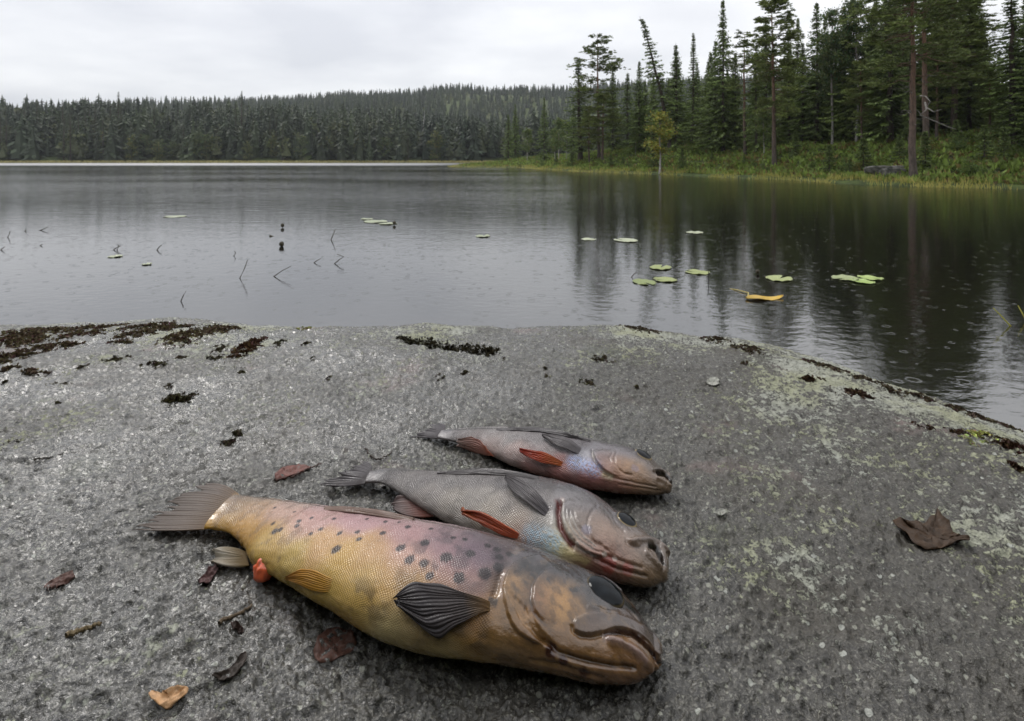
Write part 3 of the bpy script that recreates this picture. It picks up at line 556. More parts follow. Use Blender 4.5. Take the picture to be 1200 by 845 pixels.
def perch_middle():
    pairs = [(435,552,428,566),(456,550,446,566.5),(485,550.5,468,578),(520,552.5,497,597),(556,552,530,616),(592,553,568,634),(628,557,605,649),(657,564,640,661),(678,571,668,669),(696,579,690,673),(711,590,709,678),(727,602,730,684),(746,614,752,688),(760,626,766,688),(773,637,776,683)]
    Z = lambda l: [(600 + x / 4.225, 500 + y / 4.225) for x, y in l]
    oper = Z([(255,355),(240,400),(238,440),(255,510),(295,570),(350,615),(420,645),(500,650),(560,600),(520,470),(430,370),(330,345)])
    gape = [(672,590),(705,596),(730,622),(744,668),(748,690)]
    def sculpt(f):
        f.plate(oper, 0.0036, 0.0012, 0.018, 0.25, 8)
        f.groove(Z([(238,365),(228,420),(238,490),(275,560),(310,595)]), 0.0026, 0.0050, 0.1)
        for o in (0, 18, 38): f.groove(Z([(265 + o, 420), (275 + o, 490 - o * 0.3), (320 + o * 0.9, 560 - o * 0.7), (390 + o * 0.6, 605 - o * 0.7), (450, 625 - o)]), 0.0008, 0.0012)
        f.groove(Z([(430,385),(388,430),(370,475),(380,540),(425,590),(480,615)]), 0.0010, 0.0014)
        f.groove(Z([(300,395),(340,430),(350,400)]), 0.001, 0.0006)
        f.bulge(Z([(565, 468)])[0], 0.008, -0.0015); f.ridge(Z([(505,430),(545,425),(600,450),(625,490)]), 0.0016, 0.0014)
        f.groove(Z([(500,440),(520,480),(560,520)]), 0.001, 0.0012)
        f.groove(Z(gape), 0.0022, 0.0050, 0.35)
        f.ridge(Z([(580,575),(640,560),(700,565),(745,590),(772,630)]), 0.0028, 0.0030, 0.1); f.ridge(Z([(655,610),(690,645),(720,675),(745,700)]), 0.0028, 0.0022)
        f.groove(Z([(560,560),(575,590),(640,600)]), 0.001, 0.0012)
        f.groove(Z([(400,650),(480,690),(580,725),(680,745)]), 0.0014, 0.0016); f.groove(Z([(440,625),(540,665),(650,700)]), 0.0012, 0.0012)
        f.bulge((640, 600), 0.006, -0.001)
    def marks(f):
        f.line(Z([(238,365),(228,420),(238,490),(275,560),(305,590)]), 0.0030, (120, 30, 24), 0.9); f.line(Z([(252,352),(246,420),(262,500),(300,565),(355,612),(420,642)]), 0.0012, (195, 188, 180), 0.8)
        for o in (10, 30): f.line(Z([(270 + o, 440), (285 + o, 510 - o * 0.3), (330 + o * 0.9, 572 - o * 0.7), (400 + o * 0.6, 612 - o * 0.7)]), 0.0008, (190, 184, 178), 0.6)
        f.line(Z(gape), 0.0024, (34, 24, 20), 0.95)
        for q, r in ((Z([(575,705)])[0], 0.0045), (Z([(500,665)])[0], 0.003), (Z([(470,680)])[0], 0.006)): f.spot(*q, r, (165, 60, 45), 0.6)
        for q, r in ((Z([(460,630)])[0], 0.0020), (Z([(510,655)])[0], 0.0018)): f.spot(*q, r, (225, 215, 205), 0.7)
        D, _ = f.dist([(622, 626), (638, 631), (650, 636)], 0.04); k = 0.62 * smooth(0.012, 0.002, D) * smooth(-0.5, 0.1, pn(f.chart[..., 0] * 420, f.chart[..., 1] * 420, 5)); f.C = f.C * (1 - k[..., None]) + s2l((165, 205, 232)) * k[..., None]
        f.spot(*Z([(368, 505)])[0], 0.004, (130, 150, 200), 0.3); f.line([(655,642),(672,652),(690,660)], 0.003, (225, 210, 140), 0.55)
        f.line([(434,552),(500,551),(560,552),(620,556),(660,565)], 0.0016, (60, 55, 55), 0.6)
    P = [(440,558,(120,114,114)),(455,553,(110,105,106)),(470,565,(140,134,132)),(500,558,(132,126,126)),(500,585,(160,152,148)),(530,560,(140,135,134)),(530,590,(168,160,152)),(560,560,(138,132,132)),(560,585,(164,157,152)),(570,600,(182,172,160)),(600,562,(125,120,121)),(600,590,(160,152,148)),(600,610,(185,172,158)),(630,565,(108,103,106)),(640,585,(142,136,136)),(640,615,(170,165,160)),(620,628,(180,180,178)),(655,570,(98,93,96)),(660,590,(128,120,120)),(655,640,(200,190,150)),(610,636,(200,140,110)),
         (672,585,(122,116,118)),(690,592,(108,101,105)),(684,610,(150,136,126)),(700,612,(150,124,108)),(712,622,(158,128,105)),(700,635,(152,126,108)),(715,600,(96,90,94)),(730,612,(106,98,98)),(680,640,(170,140,125)),(700,655,(178,125,108)),(725,660,(168,120,98)),(745,640,(140,122,110)),(735,640,(148,124,108)),(760,635,(126,112,104)),(750,672,(160,130,98)),(768,680,(138,116,88)),(778,660,(120,100,82)),(710,672,(165,115,98))]
    def fins(f, root):
        eye(f, root, *Z([(565, 466)])[0], 0.0098, 0.0082, -0.45, (140, 124, 92), 0.84, -0.0004, 0.45, (14, 16, 20))
        fin('tail_fin', root, [(436,551,0.012),(436,545,0.011),(431,541,0.008),(424,538,0.006)], [(430,566,0.006),(412,569,0.004),(392,570,0.003),(368,570,0.003)], rayfin([(0,(112,106,106)),(0.5,(118,112,114)),(1,(96,90,92))], (70,64,66), 0.5), FINS, 20, 26, None, 0.0005, 0.0007, 0.28, 4)
        fin('anal_fin', root, [(500,591,0.008),(486,583,0.008),(470,583,0.006),(458,590,0.004)], [(512,604,0.005),(492,606,0.003),(470,603,0.003),(457,596,0.003)], rayfin([(0,(150,80,60)),(0.3,(150,90,75)),(0.7,(150,130,125)),(1,(120,105,105))], (80,40,34), 0.5), FIN, 11, 20, None, 0.0005, 0.0010, 0.25, 6)
        fin('pelvic_fin', root, [(616,630,-0.003),(590,615,0.006),(565,604,0.008),(546,602,0.008)], [(616,634,-0.003),(592,627,0.003),(568,615,0.005),(547,604,0.007)], rayfin([(0,(190,90,50)),(0.3,(185,75,22)),(0.7,(160,62,18)),(1,(150,70,22))], (205,115,40), 0.35), FIN, 7, 24, f, 0.0012, 0.0006, 0.0, 8)
        fin('pectoral_fin', root, [(651,602,-0.003),(630,582,0.005),(612,570,0.006),(594,564,0.005)], [(648,609,-0.003),(622,596,0.004),(604,583,0.005),(592,567,0.005)], rayfin([(0,(120,116,122)),(0.3,(112,106,108)),(1,(98,92,94))], (150,144,142), 0.35), FINT, 10, 24, f, 0.0008, 0.0006, 0.0, 10)
        fin('dorsal_fin', root, [(512,554,0),(550,553.5,0.003),(590,554,0.003),(632,559,0)], [(512,556,0),(550,556.5,0.001),(590,557.5,0.001),(632,562,0)], rayfin([(0,(100,94,94)),(1,(94,88,88))], (60,55,55), 0.7), FIN, 6, 40, f, 0.001, 0.0005, 0.0, 12)
    return make_perch(pairs, dict(sculpt=sculpt, paint=P, marks=marks, fins=fins, bare=[oper], cap=0.006), 'dead perch with gaping mouth and lifted gill cover lying between the other two fish')
def perch_far():
    pairs = [(519,504,513,513.5),(535,502.5,529,517.5),(560,501,548,522),(590,501,571,531),(621,502,600,546),(650,506,630,556),(680,512,662,566),(705,517,692,573.5),(727,522,718,577),(745,527,740,579.5),(760,535,757,580.5),(772,545,771,580),(782,555,781,578)]
    Z = lambda l: [(600 + x / 4.225, 500 + y / 4.225) for x, y in l]
    oper = Z([(395,110),(400,150),(425,195),(480,240),(540,250),(560,190),(540,120),(470,100)]); gape = [(712,228),(750,232),(780,255),(795,285)]
    def sculpt(f):
        f.plate(oper, 0.0034, 0.0012, 0.016, 0.25, 5); f.groove(Z([(395,112),(402,155),(430,205),(485,248)]), 0.0014, 0.0018)
        f.groove(Z([(500,130),(478,160),(490,180)]), 0.0010, 0.0010); f.groove(Z([(520,120),(500,170),(540,225),(600,240)]), 0.0010, 0.0010)
        f.bulge(Z([(648, 142)])[0], 0.007, -0.0015); f.ridge(Z([(605,125),(650,118),(690,140),(705,165)]), 0.0014, 0.0012)
        f.groove(Z(gape), 0.0021, 0.0055, 0.25); f.ridge(Z([(690,215),(740,212),(785,240)]), 0.0020, 0.0020); f.ridge(Z([(710,250),(760,270),(790,295)]), 0.0020, 0.0014)
        f.groove(Z([(480,250),(600,275),(720,300)]), 0.0010, 0.0010); f.groove(Z([(520,285),(640,305),(740,318)]), 0.0010, 0.0009)
    def marks(f):
        f.line(Z([(398,125),(408,165),(440,212),(500,250)]), 0.0012, (205, 198, 188), 0.7); f.line(Z(gape), 0.0021, (34, 24, 20), 0.95)
        D, _ = f.dist([(672, 541), (685, 545), (696, 549)], 0.04); k = 0.7 * smooth(0.012, 0.002, D) * smooth(-0.5, 0.1, pn(f.chart[..., 0] * 420, f.chart[..., 1] * 420, 5)); f.C = f.C * (1 - k[..., None]) + s2l((165, 185, 232)) * k[..., None]
        f.spot(*Z([(610, 205)])[0], 0.004, (140, 140, 190), 0.25); f.line([(705,555),(718,560)], 0.003, (215, 205, 160), 0.5)
        f.line([(519,504.5),(560,502),(620,503),(680,512.5),(720,521)], 0.0018, (52, 48, 50), 0.7)
    P = [(525,509,(125,118,120)),(545,506,(140,134,135)),(548,516,(140,125,122)),(580,508,(158,152,152)),(575,520,(185,165,160)),(600,510,(156,150,150)),(605,530,(182,160,155)),(630,512,(142,136,138)),(635,530,(165,155,155)),(620,545,(180,125,118)),(660,520,(132,126,130)),(655,548,(182,120,112)),(690,520,(112,105,110)),(680,535,(150,150,160)),(690,562,(180,122,116)),(720,570,(175,125,115)),(710,527,(116,108,114)),(715,540,(150,118,110)),(735,533,(108,100,106)),(730,548,(185,140,85)),(745,552,(175,138,92)),(752,562,(160,130,105)),(735,568,(175,130,112)),(770,570,(150,124,100)),(765,548,(110,98,94)),(780,572,(130,110,88))]
    def fins(f, root):
        eye(f, root, *Z([(648, 143)])[0], 0.0098, 0.0078, -0.35, (140, 124, 92), 0.84, -0.0004, 0.45, (14, 16, 20))
        fin('tail_fin', root, [(521,503,0.011),(522,499,0.012),(518,496,0.010),(511,494,0.008)], [(516,513.5,0.006),(506,513,0.004),(494,512,0.003),(480,511,0.003)], rayfin([(0,(110,102,104)),(0.5,(110,104,108)),(1,(88,82,86))], (62,58,60), 0.5), FINS, 13, 22, None, 0.0005, 0.0007, 0.28, 14)
        fin('anal_fin', root, [(574,524,0.010),(562,518,0.009),(548,516,0.007),(536,516,0.006)], [(582,533,0.004),(566,528,0.004),(550,522,0.004),(537,518,0.005)], rayfin([(0,(190,110,80)),(0.3,(200,150,135)),(1,(180,160,152))], (170,60,40), 0.5), FIN, 8, 20, f, 0.0005, 0.0008, 0.2, 16)
        fin('pelvic_fin', root, [(667,543,-0.003),(645,536,0.005),(628,532,0.006),(611,530,0.006)], [(667,547,-0.003),(646,545,0.003),(628,540,0.005),(612,533,0.006)], rayfin([(0,(190,110,50)),(0.3,(195,95,22)),(0.6,(185,60,22)),(1,(160,40,20))], (215,130,40), 0.35), FIN, 7, 24, f, 0.0013, 0.0006, 0.0, 18)
        fin('pectoral_fin', root, [(688,528,-0.003),(668,520,0.005),(652,515,0.005),(637,513,0.004)], [(687,533,-0.003),(664,530,0.004),(648,524,0.005),(636,515,0.004)], rayfin([(0,(120,114,118)),(0.3,(116,110,112)),(1,(104,98,100))], (148,140,140), 0.35), FINT, 9, 22, f, 0.0008, 0.0006, 0.0, 20)
        fin('dorsal_fin', root, [(582,502.5,0),(615,503,0.003),(650,506.5,0.003),(692,515.5,0)], [(582,504.5,0),(615,505.5,0.001),(650,509.5,0.001),(692,518,0)], rayfin([(0,(84,78,80)),(1,(80,74,75))], (46,42,44), 0.7), FIN, 6, 40, f, 0.001, 0.0005, 0.0, 22)
    return make_perch(pairs, dict(sculpt=sculpt, paint=P, marks=marks, fins=fins, bare=[oper], cap=0.006), 'slimmer dead perch with orange belly fin lying apart, closest to the water')
perch2 = perch_middle(); perch1 = perch_far()
# ------------------------------------------------------------------ lake, land and hills
LAKE = np.array([(-3.2,1.0),(-2.0,-0.6),(2.2,-0.4),(6,1.5),(14,4),(26,8),(29,14),(25,19.5),(21,22.5),(19.5,23.4),(18,24.2),(16.8,26.7),(16.7,31),(14.4,35.5),(12.3,42),(9.6,47),(6.6,53),(3.6,64),(1.5,76),(-5,80),(-9,84),(-7,92),(6,104),(10,125),(2,150),(-8,160),(-40,163),(-75,160),(-120,162),(-170,158),(-215,140),(-230,90),(-190,40),(-110,14),(-50,6),(-18,3),(-8,2.4)], float)
def lake_sd(X, Y):
    X = np.asarray(X, float); Y = np.asarray(Y, float); D = np.full(X.shape, 1e9); ins = np.zeros(X.shape, bool)
    for k in range(len(LAKE)):
        (x0, y0), (x1, y1) = LAKE[k - 1], LAKE[k]; dx, dy = x1 - x0, y1 - y0
        t = np.clip(((X - x0) * dx + (Y - y0) * dy) / (dx * dx + dy * dy), 0, 1); D = np.minimum(D, np.hypot(X - x0 - t * dx, Y - y0 - t * dy))
        with np.errstate(all='ignore'): ins ^= ((Y < y0) != (Y < y1)) & (X < (x1 - x0) * (Y - y0) / (y1 - y0) + x0)
    return np.where(ins, -D, D)
def land_z(X, Y):
    X = np.asarray(X, float); Y = np.asarray(Y, float); d = lake_sd(X, Y) + 0.5 * pn(X * 0.35, Y * 0.35, 3)
    near = smooth(95, 60, Y)
    z = np.where(d > 0, 0.10 + 0.16 * smooth(0, 1.5, d) + 1.35 * smooth(1.2, 6, d) * near + 1.9 * smooth(4, 16, d), np.maximum(-1.6, d * 0.5))
    z = z + smooth(0.5, 5, d) * (0.35 * fbm(X * 0.22, Y * 0.22, 3, 6) * near + 0.12 * fbm(X * 0.9, Y * 0.9, 2, 16))
    hill = np.interp(X, [-900, -420, -330, 0, 200, 700], [14, 24, 42, 66, 80, 66]) * smooth(190, 620, Y)
    hill = hill + np.interp(X, [-400, -150, -70, -20], [9, 8, 6, 0]) * smooth(165, 215, Y)
    z = z + hill * smooth(0, 20, d) + 5 * fbm(X * 0.008, Y * 0.008, 3, 40) * smooth(250, 500, np.hypot(X, Y))
    near_rock = smooth(5.5, 3.0, np.hypot(X, Y - 0.5)); z = np.where(d > 0, z, z) - 0.5 * near_rock
    return z + WATER
def build_land():
    az = np.radians(np.concatenate([np.linspace(-180, -60, 60, endpoint=False), np.linspace(-60, 60, 340, endpoint=False), np.linspace(60, 180, 60, endpoint=False)]))[None]
    rr = np.concatenate([[1.2], np.geomspace(3, 3000, 230)])[:, None]
    X, Y = rr * np.sin(az), rr * np.cos(az); V = np.stack([X, Y, land_z(X, Y)], -1)
    m = M('forest_floor', 0.9, 0.25); o = m.obj()
    n = m.noise(o, 1.3, 6, 0.65); n2 = m.noise(o, 0.25, 4)
    c = m.mix(m.rng(n, 0.35, 0.65), (0.026, 0.036, 0.012), (0.075, 0.105, 0.026)); c = m.mix(m.math('MULTIPLY', m.rng(n2, 0.5, 0.7), 0.6), c, (0.085, 0.060, 0.030))
    m.set(Base_Color=c, Normal=m.bump(n, 1.0, 0.25))
    g = link('ground', mesh('ground', V.reshape(-1, 3), grid_faces(231, 460, True)[:, ::-1], m.mat)); g['kind'] = 'structure'
def build_water():
    m = M('lake_water', 0.03, 0.5); o = m.obj(); sp = m.n('ShaderNodeSeparateXYZ'); m.put(sp.inputs[0], o)
    y = sp.outputs[1]
    # fine capillary ripples everywhere, wind chop further out, rain rings
    fine = m.noise(m.map(o, scale=(1, 1.5, 1)), 9, 3, 0.55)
    swell = m.noise(m.map(o, scale=(0.7, 1.5, 1), loc=(3, 1, 0)), 2.2, 2, 0.5)
    chop = m.noise(m.map(o, scale=(0.55, 1.7, 1), loc=(1, 8, 0)), 2.6, 3, 0.55)
    gust = m.noise(m.map(o, scale=(0.4, 1.0, 1)), 0.10, 3, 0.5)
    wind = m.math('MULTIPLY', m.rng(y, 7, 24), m.rng(gust, 0.30, 0.62, 0.35, 1.0))
    vd = m.n('ShaderNodeTexVoronoi', feature='F1'); m.put(vd.inputs['Vector'], m.map(o, scale=(1, 1, 0))); vd.inputs['Scale'].default_value = 11
    vc = m.n('ShaderNodeSeparateColor'); m.put(vc.inputs[0], vd.outputs['Color'])
    rad = m.math('MULTIPLY', vc.outputs[0], 0.42); dd = m.math('SUBTRACT', vd.outputs['Distance'], rad)
    env = m.math('POWER', 2.718, m.math('MULTIPLY', m.math('MULTIPLY', dd, dd), -260.0))
    ring = m.math('MULTIPLY', m.math('MULTIPLY', m.math('COSINE', m.math('MULTIPLY', dd, 60.0)), env), m.math('GREATER_THAN', vc.outputs[1], 0.62))
    h = m.math('ADD', m.math('MULTIPLY', fine, 0.0022), m.math('MULTIPLY', swell, 0.0020)); h = m.math('ADD', h, m.math('MULTIPLY', ring, 0.00035))
    gale = m.math('MULTIPLY', m.rng(y, 85, 125), m.rng(sp.outputs[0], 0, -25))
    h = m.math('ADD', h, m.math('MULTIPLY', m.math('MULTIPLY', chop, m.math('ADD', wind, m.math('MULTIPLY', gale, 5.0))), 0.026))
    m.set(Base_Color=(0.007, 0.0065, 0.005), Normal=m.bump(h, 1.0, 1.0), Roughness=m.math('ADD', m.math('ADD', 0.075, m.math('MULTIPLY', wind, 0.03)), m.math('MULTIPLY', gale, 0.35)))
    m.b.inputs['IOR'].default_value = 2.6
    xs = np.concatenate([-np.geomspace(3, 260, 24)[::-1], [0], np.geomspace(3, 60, 16)]); ys = np.concatenate([[-3, 0.4], np.geomspace(1.2, 190, 40)])
    X, Y = np.meshgrid(xs, ys); V = np.stack([X, Y, np.full(X.shape, WATER)], -1)
    w = link('water', mesh('water', V.reshape(-1, 3), grid_faces(len(ys), len(xs)), m.mat)); w['kind'] = 'structure'
build_land(); build_water()
# ------------------------------------------------------------------ trees
def tube(pts, rad, n=6):
    pts = np.asarray(pts, float); rad = np.asarray(rad, float); t = np.gradient(pts, axis=0); t /= np.linalg.norm(t, axis=1, keepdims=True) + 1e-9
    up = np.where(np.abs(t[:, 2:]) > 0.9, [[1.0, 0, 0]], [[0, 0, 1.0]]); u = np.cross(up, t); u /= np.linalg.norm(u, axis=1, keepdims=True) + 1e-9; w = np.cross(t, u)
    a = np.linspace(0, 2 * np.pi, n, endpoint=False); V = pts[:, None] + rad[:, None, None] * (np.cos(a)[None, :, None] * u[:, None] + np.sin(a)[None, :, None] * w[:, None])
    return V.reshape(-1, 3), grid_faces(len(pts), n, True)
class Soup:
    def __init__(s): s.v = []; s.f = []; s.c = []; s.n = 0
    def add(s, v, f, c):
        v = np.asarray(v); s.v.append(v); s.f.append(np.asarray(f) + s.n); s.n += len(v); s.c.append(np.broadcast_to(np.asarray(c, float), (len(v), 3)))
    def blades(s, base, dirv, side, c):
        """diamond blades: base (n,3), dirv (n,3) length vector, side (n,3) half-width vector"""
        k = len(base); v = np.stack([base, base + dirv * 0.45 + side, base + dirv, base + dirv * 0.45 - side], 1).reshape(-1, 3)
        s.add(v, np.arange(k * 4).reshape(k, 4), np.repeat(c, 4, 0))
    def mesh(s, name, mat):
        g = {}
        for f in s.f: g.setdefault(f.shape[1], []).append(f)
        return mesh(name, np.concatenate(s.v), [np.concatenate(x) for x in g.values()], mat, np.concatenate(s.c), False)
def foliage_mat(name, trans=0.25):
    m = M(name, 0.62, 0.3); c = m.attr('Col'); m.set(Base_Color=c)
    t = m.n('ShaderNodeBsdfTranslucent'); m.put(t.inputs[0], c); mx = m.n('ShaderNodeMixShader'); mx.inputs[0].default_value = trans
    m.nt.links.new(m.b.outputs[0], mx.inputs[1]); m.nt.links.new(t.outputs[0], mx.inputs[2]); m.nt.links.new(mx.outputs[0], m.nt.nodes['Material Output'].inputs[0])
    return m.mat
def bark_mat():
    m = M('bark', 0.85, 0.3); o = m.obj(); n = m.noise(m.map(o, scale=(1, 1, 0.25)), 14, 5, 0.7)
    m.set(Base_Color=m.mix(m.rng(n, 0.35, 0.65), m.mix(0.6, m.attr('Col'), (0.015, 0.012, 0.01)), m.attr('Col')), Normal=m.bump(n, 1, 0.03)); return m.mat
NEEDLE, LEAF, BARK = foliage_mat('needles', 0.15), foliage_mat('leaves', 0.35), bark_mat()
def rdir(rs, n): v = rs.randn(n, 3); return v / np.linalg.norm(v, axis=1, keepdims=True)
def trunk_soup(h, r0, c0, c1, rs, bend=0.02, n=14, lean=0):
    z = np.linspace(0, 1, n); off = np.cumsum(rs.randn(n, 2) * bend * h / n, 0) * (z[:, None] > 0)
    P = np.column_stack([off[:, 0] + lean * h * z ** 2, off[:, 1], z * h]); s = Soup(); r = r0 * (1 - z) ** 0.8 + 0.008; r[0] *= 1.35
    P[0, 2] -= 0.35
    v, f = tube(P, r, 8); c = np.repeat(np.asarray(c0) * (1 - z[:, None]) + np.asarray(c1) * z[:, None], 8, 0); s.add(v, f, c)
    return s, P
def spruce(seed, h=12.0, Lm=1.9, base=0.06, dens=1.0, droop=0.35, col=(0.100, 0.140, 0.036), thin=1.0, lean=0, wob=0.02):
    rs = np.random.RandomState(seed); tr, P = trunk_soup(h, 0.014 * h, (0.075, 0.062, 0.052), (0.08, 0.055, 0.04), rs, wob, lean=lean); s = Soup()
    zz = P[:, 2]; zb = base * h; z = zb
    while z < h * 0.985:
        t = (z - zb) / (h - zb); L0 = Lm * (1 - t) ** 1.2 * (0.45 + 0.55 * smooth(-0.05, 0.15, t)) * (0.72 + 0.5 * rs.rand()) + 0.09
        nb = int(rs.randint(5, 8)); a0 = rs.rand() * 6.3
        for b in range(nb):
            if rs.rand() < 0.10 * thin: continue
            L = L0 * (0.55 + 0.6 * rs.rand()); a = a0 + b * 6.283 / nb + rs.randn() * 0.2; d = np.array([math.cos(a), math.sin(a), 0]); dr = droop * (1.2 - t) * (0.7 + 0.6 * rs.rand()) - 0.30 * t
            k = max(3, int(L / 0.17 * dens)); u = np.linspace(0.12, 1, k); c0 = np.array([np.interp(z, zz, P[:, 0]), np.interp(z, zz, P[:, 1]), z])
            pts = c0 + d * (u * L)[:, None]; pts[:, 2] += L * (-dr * u + 0.32 * dr * u ** 3)
            if rs.rand() < 0.45: v, f = tube(np.array([c0, pts[k // 2], pts[-1]]), [0.018, 0.012, 0.004], 3); tr.add(v, f, (0.06, 0.05, 0.04))
            cl = 0.55 + 0.75 * rs.rand(); perp = np.array([-d[1], d[0], 0])
            for sgn in (-1, 1, 0):
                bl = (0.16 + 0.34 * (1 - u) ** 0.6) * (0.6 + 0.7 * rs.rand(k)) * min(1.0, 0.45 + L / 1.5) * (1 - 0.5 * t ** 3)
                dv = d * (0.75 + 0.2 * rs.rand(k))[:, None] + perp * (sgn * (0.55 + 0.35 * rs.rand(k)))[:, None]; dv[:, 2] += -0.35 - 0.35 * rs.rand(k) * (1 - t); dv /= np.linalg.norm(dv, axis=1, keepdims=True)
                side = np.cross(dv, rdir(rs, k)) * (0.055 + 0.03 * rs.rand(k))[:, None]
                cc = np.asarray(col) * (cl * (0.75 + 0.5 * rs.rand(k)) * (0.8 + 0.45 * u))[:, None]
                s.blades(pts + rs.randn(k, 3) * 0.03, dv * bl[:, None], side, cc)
        z += 0.24 * (1.25 - 0.75 * t) / max(dens, 0.6) * (0.7 + 0.6 * rs.rand()) * thin
    return tr, s
def pine(seed, h=13.0, base=0.45, Lm=2.2, nbr=46, col=(0.130, 0.165, 0.046), lean=0, dead=5, flat=0.0):
    rs = np.random.RandomState(seed); tr, P = trunk_soup(h, 0.013 * h, (0.095, 0.080, 0.070), (0.26, 0.125, 0.065), rs, 0.035, 16, lean); s = Soup(); zz = P[:, 2]
    for b in range(nbr + dead):
        dd = b >= nbr; t = rs.rand() ** 0.8; z = h * (base + (0.98 - base) * t) if not dd else h * (0.2 + (base - 0.15) * rs.rand())
        L = (Lm * (0.35 + 0.65 * math.sin(math.pi * min(1, 0.22 + 0.78 * t) ** (1.0 + flat))) * (0.5 + 0.6 * rs.rand())) if not dd else 0.5 + rs.rand()
        a = rs.rand() * 6.283; d = np.array([math.cos(a), math.sin(a), 0]); c0 = np.array([np.interp(z, zz, P[:, 0]), np.interp(z, zz, P[:, 1]), z])
        u = np.linspace(0, 1, 6); up = (-0.15 + 0.75 * t) * (0.6 + 0.6 * rs.rand()); pts = c0 + d * (u * L)[:, None]; pts[:, 2] += L * (up * u ** 1.5 * 0.6 - 0.08 * u); pts[1:] += rs.randn(5, 3) * 0.06 * L
        v, f = tube(pts, 0.035 * (1 - u * 0.85) * (0.5 + L / Lm * 0.5), 4); tr.add(v, f, (0.16, 0.10, 0.065) if not dd else (0.17, 0.155, 0.14))
        if dd: continue
        nt = int(14 + 14 * L / Lm); q = 0.3 + 0.7 * rs.rand(nt) ** 0.7; cc0 = 0.6 + 0.7 * rs.rand()
        cen = np.stack([np.interp(q, u, pts[:, i]) for i in range(3)], -1) + rs.randn(nt, 3) * [0.20, 0.20, 0.10] * (0.5 + 0.5 * L / Lm)
        for c in cen:
            k = 13; dv = rdir(rs, k); dv[:, 2] = np.abs(dv[:, 2]) * 0.7 - 0.12; dv += d * 0.35; ln = 0.15 + 0.12 * rs.rand(k); side = np.cross(dv, rdir(rs, k)) * 0.038
            s.blades(np.repeat(c[None], k, 0), dv * ln[:, None], side, np.asarray(col) * (cc0 * (0.65 + 0.7 * rs.rand(k)))[:, None])
    return tr, s
def leafy(seed, h=7.0, base=0.25, Lm=1.5, nbr=34, col=(0.085, 0.115, 0.032), trunk=((0.45, 0.43, 0.40), (0.20, 0.16, 0.13)), leaf=0.055, stems=1, nl=70):
    rs = np.random.RandomState(seed); tr = None; s = Soup()
    for q in range(stems):
        t1, P = trunk_soup(h * (1 - 0.2 * q * rs.rand()), 0.009 * h / math.sqrt(stems), trunk[0], trunk[1], rs, 0.04, 12, (rs.rand() - 0.5) * 0.5 * (stems > 1))
        if tr is None: tr = t1
        else: tr.add(np.concatenate(t1.v), np.concatenate(t1.f), np.concatenate(t1.c))
        zz = P[:, 2]
        for b in range(nbr // stems):
            t = rs.rand(); z = zz[-1] * (base + (0.97 - base) * t); L = Lm * (0.3 + 0.8 * math.sin(math.pi * (0.15 + 0.8 * t))) * (0.5 + 0.6 * rs.rand()); a = rs.rand() * 6.283
            d = np.array([math.cos(a), math.sin(a), 0.5 + 0.5 * rs.rand()]); d /= np.linalg.norm(d); c0 = np.array([np.interp(z, zz, P[:, 0]), np.interp(z, zz, P[:, 1]), z]); u = np.linspace(0, 1, 5)
            pts = c0 + d * (u * L)[:, None]; pts[:, 2] -= 0.25 * L * u ** 2; v, f = tube(pts, 0.016 * (1 - 0.8 * u), 3); tr.add(v, f, trunk[1])
            n = int(nl * (0.5 + L / Lm * 0.6)); w = 0.25 + 0.75 * rs.rand(n); cen = np.stack([np.interp(w, u, pts[:, i]) for i in range(3)], -1) + rs.randn(n, 3) * 0.14 * (0.5 + w)[:, None]
            dv = rdir(rs, n) * (leaf * (0.8 + 0.7 * rs.rand(n)))[:, None]; dv[:, 2] -= leaf * 0.5; side = np.cross(dv, rdir(rs, n)) * 0.45; cl = 0.65 + 0.6 * rs.rand()
            s.blades(cen, dv, side, np.asarray(col) * (cl * (0.7 + 0.6 * rs.rand(n)))[:, None] * (1 + 0.25 * rs.randn(n, 1) * np.array([[1, 0.2, 0]])))
    return tr, s
PROTO = {}
def proto(key, made, h, mat, hide=None):
    PROTO[key] = (made[0].mesh(key + '_trunk', BARK), made[1].mesh(key + '_crown', mat), h)
for k, kw in enumerate([dict(Lm=3.0), dict(Lm=2.5, droop=0.45, thin=1.1), dict(Lm=3.3, col=(0.124, 0.165, 0.042), base=0.03), dict(Lm=1.5, thin=1.3, droop=0.5, base=0.12, wob=0.04), dict(Lm=1.5, thin=1.4, droop=0.45, base=0.25, lean=-0.10, wob=0.08)]): proto('S%d' % k, spruce(11 + k, **kw), 12.0, NEEDLE)
for k, kw in enumerate([dict(), dict(base=0.45, Lm=2.7, nbr=66, flat=0.3), dict(base=0.30, Lm=2.4, nbr=110, col=(0.150, 0.185, 0.048)), dict(base=0.35, Lm=3.0, nbr=95, dead=9)]): proto('P%d' % k, pine(31 + k, **kw), 13.0, NEEDLE)
proto('B0', leafy(51, leaf=0.12, nl=90, nbr=46, col=(0.11, 0.15, 0.042)), 7.0, LEAF); proto('B1', leafy(52, col=(0.24, 0.25, 0.045), nbr=46, Lm=1.35, leaf=0.12, nl=90), 7.0, LEAF); proto('B2', leafy(53, h=12.0, Lm=2.0, nbr=70, base=0.3, col=(0.085, 0.120, 0.040), nl=110, leaf=0.13), 12.0, LEAF)
proto('L0', leafy(54, h=2.2, base=0.05, Lm=0.9, nbr=26, stems=4, col=(0.095, 0.140, 0.034), trunk=((0.10, 0.08, 0.06), (0.10, 0.08, 0.06)), nl=90, leaf=0.075), 2.2, LEAF); proto('L1', leafy(55, h=2.2, base=0.05, Lm=0.8, nbr=22, stems=3, col=(0.13, 0.125, 0.030), trunk=((0.12, 0.09, 0.07), (0.10, 0.08, 0.06)), nl=80, leaf=0.075), 2.2, LEAF)
